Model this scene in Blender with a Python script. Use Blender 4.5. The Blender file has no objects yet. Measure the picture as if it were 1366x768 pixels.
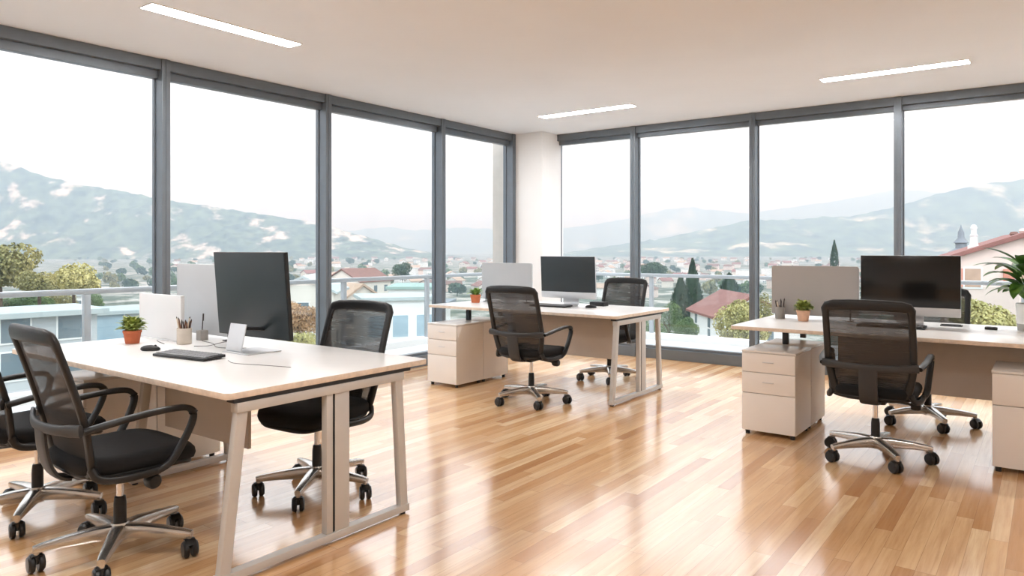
import bpy, bmesh, math, random
from mathutils import Vector, Matrix, noise as mnoise

rnd = random.Random(7)
scene = bpy.context.scene
COL = scene.collection
PI = math.pi

# ------------------------------------------------------------------ camera frame (1366 x 768)
FPX, CX, CY, CAMH = 966.0, 683.0, 332.0, 1.32
TH = math.radians(36.6)
FW = Vector((-math.sin(TH), math.cos(TH), 0))
RT = Vector((math.cos(TH), math.sin(TH), 0))


def at_depth(px, depth, z=0.0):
    """ground position of the thing seen in column px at the given distance"""
    p = FW * depth + RT * ((px - CX) / FPX * depth)
    return Vector((p.x, p.y, z))


def z_of(py, depth):
    return CAMH - (py - CY) * depth / FPX


# ------------------------------------------------------------------ materials
def srgb(r, g, b):
    def f(c):
        c /= 255.0
        return c / 12.92 if c <= 0.04045 else ((c + 0.055) / 1.055) ** 2.4
    return (f(r), f(g), f(b), 1.0)


class NT:
    """small helper around a node tree"""
    def __init__(self, m):
        m.use_nodes = True
        self.t = m.node_tree
        self.t.nodes.clear()
        self.out = self.t.nodes.new('ShaderNodeOutputMaterial')

    def n(self, typ, **kw):
        nd = self.t.nodes.new(typ)
        for k, v in kw.items():
            setattr(nd, k, v)
        return nd

    def l(self, a, b):
        self.t.links.new(a, b)

    def math(self, op, a, b=None, c=None):
        nd = self.n('ShaderNodeMath', operation=op)
        for i, v in enumerate((a, b, c)):
            if v is None:
                continue
            if isinstance(v, (int, float)):
                nd.inputs[i].default_value = v
            else:
                self.l(v, nd.inputs[i])
        return nd.outputs[0]

    def mix(self, fac, a, b):
        nd = self.n('ShaderNodeMix', data_type='RGBA')
        for sock, v in ((nd.inputs[0], fac), (nd.inputs[6], a), (nd.inputs[7], b)):
            if isinstance(v, (int, float, tuple)):
                sock.default_value = v
            else:
                self.l(v, sock)
        return nd.outputs[2]

    def ramp(self, fac, stops):
        nd = self.n('ShaderNodeValToRGB')
        el = nd.color_ramp.elements
        while len(el) < len(stops):
            el.new(0.5)
        for e, (p, c) in zip(el, stops):
            e.position = p
            e.color = c
        self.l(fac, nd.inputs[0])
        return nd.outputs[0]

    def noise(self, vec, scale, detail=3.0, rough=0.55):
        nd = self.n('ShaderNodeTexNoise')
        nd.inputs['Scale'].default_value = scale
        nd.inputs['Detail'].default_value = detail
        nd.inputs['Roughness'].default_value = rough
        if vec is not None:
            self.l(vec, nd.inputs['Vector'])
        return nd.outputs[0]

    def obj(self):
        return self.n('ShaderNodeTexCoord').outputs['Object']

    def mapped(self, vec, scale=(1, 1, 1), rot=(0, 0, 0)):
        nd = self.n('ShaderNodeMapping')
        nd.inputs['Scale'].default_value = scale
        nd.inputs['Rotation'].default_value = rot
        self.l(vec, nd.inputs['Vector'])
        return nd.outputs[0]

    def bsdf(self, color, rough=0.5, metal=0.0, ior=1.45, coat=0.0, bump=None, bump_d=0.002, sheen=0.0, bump_s=0.5):
        b = self.n('ShaderNodeBsdfPrincipled')
        for key, v in (('Base Color', color), ('Roughness', rough), ('Metallic', metal), ('IOR', ior), ('Coat Weight', coat), ('Sheen Weight', sheen)):
            if isinstance(v, (int, float, tuple)):
                b.inputs[key].default_value = v
            else:
                self.l(v, b.inputs[key])
        if bump is not None:
            bn = self.n('ShaderNodeBump')
            bn.inputs['Strength'].default_value = bump_s
            bn.inputs['Distance'].default_value = bump_d
            self.l(bump, bn.inputs['Height'])
            self.l(bn.outputs[0], b.inputs['Normal'])
        self.l(b.outputs[0], self.out.inputs['Surface'])
        return b


MATS = {}


def mat(name, rgb, rough=0.5, metal=0.0, var=0.06, scale=8.0, bump=0.0, bscale=200.0, ior=1.45, coat=0.0, sheen=0.0):
    """plain painted / moulded / woven surface with a little procedural variation"""
    m = bpy.data.materials.new(name)
    t = NT(m)
    c = srgb(*rgb)
    v = t.obj()
    n1 = t.noise(v, scale)
    lo = tuple(x * (1 - var) for x in c[:3]) + (1,)
    hi = tuple(min(1, x * (1 + var)) for x in c[:3]) + (1,)
    col = t.ramp(n1, [(0.3, lo), (0.7, hi)])
    bm_ = t.noise(v, bscale, 2.0) if bump else None
    t.bsdf(col, rough, metal, ior, coat, bm_, bump, sheen)
    MATS[name] = m
    return m


def glass_mat(name, tint, base=0.035, gain=0.75):
    m = bpy.data.materials.new(name)
    t = NT(m)
    lw = t.n('ShaderNodeLayerWeight')
    lw.inputs['Blend'].default_value = 0.5
    f = t.math('MULTIPLY_ADD', t.math('POWER', lw.outputs['Facing'], 4.0), gain, base)
    tr = t.n('ShaderNodeBsdfTransparent')
    tr.inputs[0].default_value = tint
    gl = t.n('ShaderNodeBsdfGlossy')
    gl.inputs['Roughness'].default_value = 0.0
    gl.inputs['Color'].default_value = (1, 1, 1, 1)
    mx = t.n('ShaderNodeMixShader')
    t.l(f, mx.inputs[0])
    t.l(tr.outputs[0], mx.inputs[1])
    t.l(gl.outputs[0], mx.inputs[2])
    t.l(mx.outputs[0], t.out.inputs['Surface'])
    MATS[name] = m
    return m


def mesh_fabric(name):
    """open woven chair netting: fine horizontal ribs with gaps between them"""
    m = bpy.data.materials.new(name)
    t = NT(m)
    v = t.obj()
    streak = t.noise(t.mapped(v, (5, 5, 190)), 1.0, 3.0)
    body = t.noise(v, 5.0, 2.0)
    a = t.math('MULTIPLY_ADD', streak, 0.20, 0.68)
    a = t.math('MULTIPLY_ADD', body, 0.18, a)
    a = t.math('MINIMUM', a, 0.93)
    b = t.n('ShaderNodeBsdfPrincipled')
    b.inputs['Base Color'].default_value = srgb(46, 42, 40)
    b.inputs['Roughness'].default_value = 0.75
    tr = t.n('ShaderNodeBsdfTransparent')
    mx = t.n('ShaderNodeMixShader')
    t.l(a, mx.inputs[0])
    t.l(tr.outputs[0], mx.inputs[1])
    t.l(b.outputs[0], mx.inputs[2])
    t.l(mx.outputs[0], t.out.inputs['Surface'])
    MATS[name] = m
    return m


def floor_mat():
    m = bpy.data.materials.new('oak_strip_floor')
    t = NT(m)
    v = t.obj()
    sx = t.n('ShaderNodeSeparateXYZ')
    t.l(v, sx.inputs[0])
    X, Y = sx.outputs[0], sx.outputs[1]
    W, L = 0.074, 1.05
    xs = t.math('DIVIDE', X, W)
    row = t.math('FLOOR', xs)
    wn = t.n('ShaderNodeTexWhiteNoise', noise_dimensions='1D')
    t.l(row, wn.inputs['W'])
    ys = t.math('ADD', t.math('DIVIDE', Y, L), t.math('MULTIPLY', wn.outputs[0], 7.31))
    idy = t.math('FLOOR', ys)
    cb = t.n('ShaderNodeCombineXYZ')
    t.l(row, cb.inputs[0])
    t.l(idy, cb.inputs[1])
    w2 = t.n('ShaderNodeTexWhiteNoise', noise_dimensions='3D')
    t.l(cb.outputs[0], w2.inputs['Vector'])
    base = t.ramp(w2.outputs[0], [(0.0, srgb(186, 136, 90)), (0.18, srgb(207, 161, 113)), (0.55, srgb(220, 179, 132)),
                                  (0.8, srgb(228, 190, 144)), (1.0, srgb(238, 207, 166))])
    # grain: stretched noise, shifted per board
    off = t.n('ShaderNodeVectorMath', operation='MULTIPLY_ADD')
    t.l(w2.outputs[1], off.inputs[0])
    off.inputs[1].default_value = (3, 40, 0)
    t.l(v, off.inputs[2])
    g1 = t.noise(t.mapped(off.outputs[0], (26, 1.6, 1)), 1.0, 5.0, 0.6)
    g2 = t.noise(t.mapped(off.outputs[0], (90, 3.0, 1)), 1.0, 3.0, 0.6)
    col = t.mix(t.math('MULTIPLY', t.ramp(g1, [(0.38, (0, 0, 0, 1)), (0.68, (1, 1, 1, 1))]), 0.42), base, srgb(168, 112, 62))
    col = t.mix(t.math('MULTIPLY', t.ramp(g2, [(0.5, (0, 0, 0, 1)), (0.75, (1, 1, 1, 1))]), 0.25), col, srgb(150, 96, 52))
    # joints
    fx = t.math('FRACT', xs)
    fy = t.math('FRACT', ys)
    ex = t.math('LESS_THAN', t.math('MINIMUM', fx, t.math('SUBTRACT', 1.0, fx)), 0.012)
    ey = t.math('LESS_THAN', t.math('MINIMUM', fy, t.math('SUBTRACT', 1.0, fy)), 0.0012)
    j = t.math('MAXIMUM', ex, ey)
    col = t.mix(t.math('MULTIPLY', j, 0.5), col, srgb(120, 76, 42))
    rough = t.math('MULTIPLY_ADD', t.noise(t.mapped(v, (3, 1, 1)), 3.0), 0.06, 0.13)
    b = t.bsdf(col, rough, 0.0, 3.0, 0.0, t.math('SUBTRACT', t.math('MULTIPLY', g1, 0.3), j), 0.0006, bump_s=0.25)
    MATS['floor'] = m
    return m


def land_mat(name, dark, mid, light, scale, patch_scale, patch_lo=0.56, patch_hi=0.66):
    """wooded ground: two greens, with pale clearings / rock where the patch noise peaks"""
    m = bpy.data.materials.new(name)
    t = NT(m)
    v = t.obj()
    n1 = t.noise(v, scale, 6.0, 0.65)
    n2 = t.noise(v, patch_scale, 5.0, 0.6)
    c = t.mix(t.ramp(n1, [(0.35, (0, 0, 0, 1)), (0.65, (1, 1, 1, 1))]), srgb(*dark), srgb(*mid))
    c = t.mix(t.ramp(n2, [(patch_lo, (0, 0, 0, 1)), (patch_hi, (1, 1, 1, 1))]), c, srgb(*light))
    t.bsdf(c, 0.95, 0, 1.2)
    MATS[name] = m
    return m


def leaf_mat(name, dark, light, scale=3.0, rough=0.55):
    m = bpy.data.materials.new(name)
    t = NT(m)
    n1 = t.noise(t.obj(), scale, 3.0, 0.6)
    c = t.ramp(n1, [(0.32, srgb(*dark)), (0.68, srgb(*light))])
    t.bsdf(c, rough, 0, 1.4)
    MATS[name] = m
    return m


mat('wall_paint', (234, 234, 234), 0.85, var=0.02, scale=2.0)
mat('ceiling_paint', (230, 234, 240), 0.9, var=0.015, scale=1.5)
mat('frame_metal', (108, 116, 124), 0.30, 0.3, var=0.05)
mat('frame_gasket', (30, 32, 34), 0.6)
mat('laminate', (226, 225, 224), 0.28, var=0.015, scale=3.0, ior=1.5)
mat('beech_edge', (218, 202, 186), 0.5, var=0.12, scale=30.0)
mat('cabinet_white', (229, 225, 221), 0.45, var=0.02, scale=3.0)
mat('cabinet_top', (216, 214, 212), 0.25, var=0.02, scale=3.0, ior=1.6)
mat('modesty_board', (196, 188, 180), 0.55, var=0.04, scale=4.0)
mat('leg_paint', (192, 190, 187), 0.42, 0.2, var=0.03)
mat('dark_steel', (58, 60, 62), 0.45, 0.5)
mat('black_plastic', (24, 24, 25), 0.42, var=0.12, bump=0.0004, bscale=500)
mat('black_fabric', (13, 13, 15), 0.92, var=0.25, scale=40, bump=0.001, bscale=700)
mat('grey_plastic', (50, 50, 51), 0.5)
mat('aluminium', (196, 192, 187), 0.24, 0.92, var=0.05)
mat('chrome', (218, 218, 220), 0.08, 1.0, var=0.02)
mat('caster_black', (22, 22, 23), 0.35)
mat('screen_black', (9, 10, 10), 0.16, var=0.05, scale=2.0, ior=1.5)
mat('screen_slate', (32, 41, 45), 0.36, var=0.05, scale=2.0, ior=1.5)
mat('silver', (206, 208, 211), 0.35, 0.55, var=0.03)
mat('divider_grey', (184, 187, 190), 0.6, var=0.02, scale=4)
mat('divider_taupe', (170, 167, 165), 0.65, var=0.02, scale=4)
mat('white_plastic', (222, 223, 225), 0.4, var=0.01)
mat('terracotta', (176, 94, 60), 0.75, var=0.10, scale=30)
mat('orange_clay', (196, 112, 74), 0.75, var=0.08, scale=30)
mat('peach_clay', (210, 168, 142), 0.75, var=0.06, scale=30)
mat('soil', (58, 42, 32), 0.95, var=0.4, scale=80)
mat('pot_white', (236, 236, 234), 0.4, var=0.02)
mat('pot_grey', (172, 170, 166), 0.6, var=0.04)
mat('beige_stone', (196, 186, 174), 0.7, var=0.05, scale=30)
mat('mid_grey', (150, 147, 143), 0.6, var=0.05, scale=20)
mat('pencil_brown', (120, 82, 58), 0.6, var=0.3, scale=40)
mat('pencil_dark', (52, 44, 42), 0.5, var=0.2, scale=40)
mat('pencil_pale', (214, 200, 180), 0.6, var=0.1, scale=40)
mat('key_grey', (128, 130, 134), 0.5)
mat('cable_grey', (120, 118, 116), 0.5)
mat('slab_white', (232, 232, 230), 0.7, var=0.03, scale=2)
mat('rail_metal', (176, 182, 187), 0.3, 0.45, var=0.04)
mat('concrete', (196, 190, 182), 0.85, var=0.06, scale=6, bump=0.002, bscale=30)
leaf_mat('herb_leaf', (92, 118, 52), (196, 202, 116), 40)
leaf_mat('succulent_leaf', (84, 128, 62), (150, 178, 96), 40)
leaf_mat('broad_leaf', (38, 78, 26), (92, 134, 52), 14, 0.35)
glass_mat('window_glass', (0.965, 0.98, 0.985, 1), 0.006, 0.35)
glass_mat('rail_glass', (0.93, 0.96, 0.957, 1), 0.03, 0.6)
mesh_fabric('mesh_fabric')
floor_mat()

lm = bpy.data.materials.new('lamp_diffuser')
t = NT(lm)
em = t.n('ShaderNodeEmission')
em.inputs['Color'].default_value = (1.0, 0.975, 0.95, 1)
em.inputs['Strength'].default_value = 40.0
t.l(em.outputs[0], t.out.inputs['Surface'])
MATS['lamp'] = lm


# ------------------------------------------------------------------ mesh building
class MB:
    """collects shapes and becomes ONE mesh object"""
    def __init__(self):
        self.bm = bmesh.new()
        self.mats = []

    def mi(self, m):
        if m not in self.mats:
            self.mats.append(m)
        return self.mats.index(m)

    def _tag(self, faces, m):
        if m is None:
            return
        i = self.mi(m)
        for f in faces:
            f.material_index = i

    def box(self, x0, x1, y0, y1, z0, z1, bev=0.0, m=None, seg=2, M=None):
        tb = bmesh.new()
        vs = [tb.verts.new((x, y, z)) for x in (x0, x1) for y in (y0, y1) for z in (z0, z1)]
        for q in ((0, 1, 3, 2), (4, 6, 7, 5), (0, 4, 5, 1), (2, 3, 7, 6), (0, 2, 6, 4), (1, 5, 7, 3)):
            tb.faces.new([vs[i] for i in q])
        if bev > 0:
            bmesh.ops.bevel(tb, geom=tb.edges[:], offset=bev, segments=seg, profile=0.6, affect='EDGES')
        if M is not None:
            tb.transform(M)
        self.merge(tb, m)
        return self

    def merge(self, tb, m=None):
        tb.normal_update()
        mp = {}
        for v in tb.verts:
            mp[v] = self.bm.verts.new(v.co)
        i = self.mi(m) if m is not None else 0
        for f in tb.faces:
            try:
                nf = self.bm.faces.new([mp[v] for v in f.verts])
                nf.material_index = i
            except ValueError:
                pass
        tb.free()

    def lathe(self, prof, c=(0, 0, 0), axis='Z', seg=24, m=None, M=None):
        """revolve (r, h) pairs; the ends are closed where r = 0"""
        tb = bmesh.new()
        rings = []
        for r, h in prof:
            if r < 1e-6:
                rings.append([tb.verts.new((0, 0, h))])
            else:
                rings.append([tb.verts.new((r * math.cos(2 * PI * k / seg), r * math.sin(2 * PI * k / seg), h)) for k in range(seg)])
        for a, b in zip(rings, rings[1:]):
            for k in range(seg):
                k2 = (k + 1) % seg
                if len(a) == 1 and len(b) == 1:
                    continue
                if len(a) == 1:
                    tb.faces.new((a[0], b[k2], b[k]))
                elif len(b) == 1:
                    tb.faces.new((a[k], a[k2], b[0]))
                else:
                    tb.faces.new((a[k], a[k2], b[k2], b[k]))
        if axis == 'X':
            tb.transform(Matrix.Rotation(PI / 2, 4, 'Y'))
        elif axis == 'Y':
            tb.transform(Matrix.Rotation(-PI / 2, 4, 'X'))
        if M is not None:
            tb.transform(M)
        tb.transform(Matrix.Translation(c))
        bmesh.ops.recalc_face_normals(tb, faces=tb.faces[:])
        self.merge(tb, m)
        return self

    def sweep(self, path, a, b, n=10, closed=False, up=(0, 0, 1), sq=2.6, m=None, scales=None):
        """superellipse section (half widths a across, b along the up side) along a path"""
        path = [Vector(p) for p in path]
        N = len(path)
        up = Vector(up)
        rings = []
        for i, p in enumerate(path):
            if closed:
                tg = path[(i + 1) % N] - path[i - 1]
            else:
                tg = path[min(i + 1, N - 1)] - path[max(i - 1, 0)]
            tg.normalize()
            side = tg.cross(up)
            if side.length < 1e-4:
                side = tg.cross(Vector((0, 1, 0.01)))
            side.normalize()
            u2 = side.cross(tg).normalized()
            s = scales[i] if scales else (1, 1)
            if isinstance(s, (int, float)):
                s = (s, s)
            ring = []
            for k in range(n):
                q = 2 * PI * (k + 0.5) / n
                cx, cy = math.cos(q), math.sin(q)
                cx = math.copysign(abs(cx) ** (2 / sq), cx)
                cy = math.copysign(abs(cy) ** (2 / sq), cy)
                ring.append(self.bm.verts.new(p + side * (a * s[0] * cx) + u2 * (b * s[1] * cy)))
            rings.append(ring)
        fs = []
        for i in range(N if closed else N - 1):
            A, B = rings[i], rings[(i + 1) % N]
            for k in range(n):
                k2 = (k + 1) % n
                fs.append(self.bm.faces.new((A[k], A[k2], B[k2], B[k])))
        if not closed:
            fs.append(self.bm.faces.new(rings[0][::-1]))
            fs.append(self.bm.faces.new(rings[-1]))
        self._tag(fs, m)
        return self

    def grid(self, pts, m=None, closed_u=False):
        """pts[i][j] -> quads"""
        V = [[self.bm.verts.new(p) for p in r] for r in pts]
        fs = []
        for i in range(len(V) - 1):
            nj = len(V[i])
            for j in range(nj if closed_u else nj - 1):
                j2 = (j + 1) % nj
                fs.append(self.bm.faces.new((V[i][j], V[i][j2], V[i + 1][j2], V[i + 1][j])))
        self._tag(fs, m)
        return V

    def prism(self, poly, h0, h1, m=None, bev=0.0, M=None):
        """extrude an xy outline from z=h0 to z=h1"""
        tb = bmesh.new()
        lo = [tb.verts.new((x, y, h0)) for x, y in poly]
        hi = [tb.verts.new((x, y, h1)) for x, y in poly]
        tb.faces.new(lo[::-1])
        tb.faces.new(hi)
        n = len(poly)
        for k in range(n):
            k2 = (k + 1) % n
            tb.faces.new((lo[k], lo[k2], hi[k2], hi[k]))
        bmesh.ops.recalc_face_normals(tb, faces=tb.faces[:])
        if bev > 0:
            ed = [e for e in tb.edges if abs(e.verts[0].co.z - e.verts[1].co.z) < 1e-6]
            bmesh.ops.bevel(tb, geom=ed, offset=bev, segments=2, profile=0.6, affect='EDGES')
        if M is not None:
            tb.transform(M)
        self.merge(tb, m)
        return self

    def build(self, name, m=None, parent=None, smooth=True, recalc=True, angle=0.7):
        if recalc:
            bmesh.ops.recalc_face_normals(self.bm, faces=self.bm.faces[:])
        me = bpy.data.meshes.new(name)
        self.bm.to_mesh(me)
        self.bm.free()
        if m is not None and not self.mats:
            self.mats = [m]
        for k in self.mats:
            me.materials.append(MATS[k])
        if smooth:
            me.polygons.foreach_set('use_smooth', [True] * len(me.polygons))
            me.set_sharp_from_angle(angle=angle)
        o = bpy.data.objects.new(name, me)
        COL.objects.link(o)
        if parent is not None:
            o.parent = parent
        return o


def tag(o, label=None, cat=None, group=None, kind=None):
    for k, v in (('label', label), ('category', cat), ('group', group), ('kind', kind)):
        if v:
            o[k] = v
    return o


def thing(name, label, cat, loc=(0, 0, 0), rz=0.0, group=None):
    o = bpy.data.objects.new(name, None)
    o.empty_display_size = 0.1
    COL.objects.link(o)
    o.location = loc
    o.rotation_euler = (0, 0, rz)
    return tag(o, label, cat, group)


def copy_tree(o, parent=None):
    c = o.copy()
    COL.objects.link(c)
    if parent is not None:
        c.parent = parent
    for ch in list(o.children):
        copy_tree(ch, c)
    return c


def put(proto, first, loc, rz, label, group=None):
    o = proto if first else copy_tree(proto)
    o.location = loc
    o.rotation_euler = (0, 0, rz)
    o['label'] = label
    if group:
        o['group'] = group
    return o


def struct(mb, name, m, parent=None, smooth=False):
    o = mb.build(name, m, parent, smooth)
    o['kind'] = 'structure'
    return o


def bez(pts, n=8):
    """Catmull-Rom through the points"""
    P = [Vector(p) for p in pts]
    P = [P[0] * 2 - P[1]] + P + [P[-1] * 2 - P[-2]]
    out = []
    for i in range(1, len(P) - 2):
        for k in range(n):
            s = k / n
            a, b, c, d = P[i - 1], P[i], P[i + 1], P[i + 2]
            out.append(0.5 * ((2 * b) + (c - a) * s + (2 * a - 5 * b + 4 * c - d) * s * s + (3 * b - a - 3 * c + d) * s ** 3))
    out.append(P[-2])
    return out


# ------------------------------------------------------------------ the room
XL, YB, HC = -5.67, 8.05, 2.83          # glass walls and ceiling height
XR, YF = 3.2, -2.6                      # walls behind the camera

struct(MB().box(XL - 0.14, XR, YF, YB + 0.14, -0.12, 0.0), 'floor', 'floor')
struct(MB().box(XL - 0.16, XR + 0.1, YF - 0.1, YB + 0.16, HC, HC + 0.25), 'ceiling', 'ceiling_paint')
struct(MB().box(XR, XR + 0.12, YF, YB + 0.14, 0, HC), 'wall_right', 'wall_paint')
struct(MB().box(XL - 0.14, XR, YF - 0.12, YF, 0, HC), 'wall_front', 'wall_paint')
# plastered pier in the corner between the two glass walls
struct(MB().box(XL - 0.14, -5.23, 7.70, YB + 0.14, 0, HC), 'wall_corner', 'wall_paint')
struct(MB().box(-6.22, -5.82, 7.93, 8.36, -0.2, HC + 0.2), 'column', 'concrete')

LEFT_M = [YF + 0.0, -1.86, -0.27, 1.36, 2.99, 4.61, 6.28, 7.66]
BACK_M = [-5.27, -4.12, -2.65, -1.21, 0.26, 1.72, XR]
DX = 0.11                                # mullion depth
MW = 0.034                               # half width
nw = 0
for y0, y1 in zip(LEFT_M, LEFT_M[1:]):
    nw += 1
    w = MB()
    a, b = y0 + MW, y1 - MW
    w.box(XL - DX, XL + 0.005, a, b, HC - 0.085, HC, 0.003)
    w.box(XL - DX, XL - 0.045, a, b, HC - 0.15, HC - 0.085, 0.003)
    w.box(XL - DX, XL + 0.005, a, b, 0, 0.12, 0.003)
    w.box(XL - DX, XL - 0.03, a, b, 0.12, 0.15, 0.003)
    w.box(XL - 0.105, XL - 0.085, a, a + 0.010, 0.15, HC - 0.15)
    w.box(XL - 0.105, XL - 0.085, b - 0.010, b, 0.15, HC - 0.15)
    o = struct(w, 'window_%d' % nw, 'frame_metal')
    p = MB().box(XL - 0.10, XL - 0.09, a + 0.003, b - 0.003, 0.14, HC - 0.14).build('pane', 'window_glass', o, smooth=False)
for x0, x1 in zip(BACK_M, BACK_M[1:]):
    nw += 1
    w = MB()
    a, b = x0 + MW, x1 - MW
    w.box(a, b, YB - 0.005, YB + DX, HC - 0.085, HC, 0.003)
    w.box(a, b, YB + 0.045, YB + DX, HC - 0.135, HC - 0.085, 0.003)
    w.box(a, b, YB - 0.005, YB + DX, 0, 0.12, 0.003)
    w.box(a, b, YB + 0.03, YB + DX, 0.12, 0.15, 0.003)
    w.box(a, a + 0.010, YB + 0.085, YB + 0.105, 0.15, HC - 0.135)
    w.box(b - 0.010, b, YB + 0.085, YB + 0.105, 0.15, HC - 0.135)
    o = struct(w, 'window_%d' % nw, 'frame_metal')
    MB().box(a + 0.003, b - 0.003, YB + 0.09, YB + 0.10, 0.14, HC - 0.125).build('pane', 'window_glass', o, smooth=False)
nt = 0
for y in LEFT_M:
    nt += 1
    w = MB().box(XL - DX - 0.03, XL + 0.02, y - MW, y + MW, 0, HC, 0.004)
    w.box(XL + 0.02, XL + 0.024, y - 0.004, y + 0.004, 0.0, HC)
    struct(w, 'trim_%d' % nt, 'frame_metal')
for x in BACK_M:
    nt += 1
    w = MB().box(x - MW, x + MW, YB - 0.02, YB + DX + 0.03, 0, HC, 0.004)
    w.box(x - 0.004, x + 0.004, YB - 0.024, YB - 0.02, 0.0, HC)
    struct(w, 'trim_%d' % nt, 'frame_metal')

# ceiling strip lights
def strip(cx, cy, length, along, label):
    t_ = thing('ceiling_light', label, 'light', (cx, cy, HC), 0 if along == 'X' else PI / 2, 'recessed strip lights in the ceiling')
    L, w = length / 2, 0.07
    f = MB()
    f.box(-L - 0.008, L + 0.008, -w - 0.008, -w, -0.006, 0.0)
    f.box(-L - 0.008, L + 0.008, w, w + 0.008, -0.006, 0.0)
    f.box(-L - 0.008, -L, -w, w, -0.006, 0.0)
    f.box(L, L + 0.008, -w, w, -0.006, 0.0)
    f.build('trim_frame', 'white_plastic', t_, smooth=False)
    MB().box(-L, L, -w, w, -0.005, 0.0).build('diffuser', 'lamp', t_, smooth=False)


strip(-4.49, 2.80, 1.10, 'Y', 'long glowing ceiling strip parallel to the left glass wall')
strip(-4.09, 6.86, 1.16, 'X', 'short glowing ceiling strip nearest the plastered corner pier')
strip(-4.49, 0.20, 1.10, 'Y', 'added unseen fill strip behind the camera along the left glass wall')  # extra strip out of view, added to brighten the room
strip(-1.50, 0.90, 1.12, 'X', 'added unseen fill strip over the open floor behind the camera')  # added fill light over the unseen floor, lifts the room's brightness
strip(1.60, 0.90, 1.12, 'X', 'added unseen fill strip behind the camera near the right wall')  # also added out of frame, only for more light indoors
strip(1.90, 6.86, 1.12, 'X', 'added unseen fill strip beyond the right photo edge')  # unseen strip added to raise the room's light level
strip(-1.08, 6.86, 1.12, 'X', 'glowing ceiling strip above the desk with the large leafy plant')

# ------------------------------------------------------------------ balcony
struct(MB().box(-7.28, XL - 0.14, -6, 10.1, -0.30, -0.03).box(XL - 0.14, 9, YB + 0.14, 10.1, -0.30, -0.03)
       .box(-7.30, -7.12, -6, 10.12, -0.30, 0.06, 0.01).box(-7.30, 9, 9.94, 10.12, -0.30, 0.06, 0.01), 'balcony_floor', 'slab_white')
RZ = 0.95


def railing(label, pts_along, fixed, axis):
    r = thing('balcony_railing', label, 'railing', (0, 0, 0))
    a, b = pts_along[0], pts_along[-1]

    def bx(mb, s0, s1, half, z0, z1, bev=0.004):
        if axis == 'Y':
            mb.box(fixed - half, fixed + half, s0, s1, z0, z1, bev)
        else:
            mb.box(s0, s1, fixed - half, fixed + half, z0, z1, bev)
        return mb
    bx(MB(), a, b, 0.04, RZ - 0.05, RZ, 0.012).build('handrail', 'rail_metal', r)
    for s in pts_along:
        bx(MB(), s - 0.03, s + 0.03, 0.025, 0.06, RZ - 0.05).build('post', 'rail_metal', r)
    for s0, s1 in zip(pts_along, pts_along[1:]):
        bx(MB(), s0 + 0.05, s1 - 0.05, 0.006, 0.09, RZ - 0.07, 0.0).build('glass_panel', 'rail_glass', r, smooth=False)
    return r


railing('glass balcony railing with metal handrail outside the left glass wall', [-4.6 + 1.53 * k for k in range(9)] + [9.16], -7.2, 'Y')
railing('glass balcony railing with metal handrail outside the back glass wall', [-7.1] + [-6.35 + 1.53 * k for k in range(9)], 10.02, 'X')

# ------------------------------------------------------------------ desks
DZ = 0.755


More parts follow.
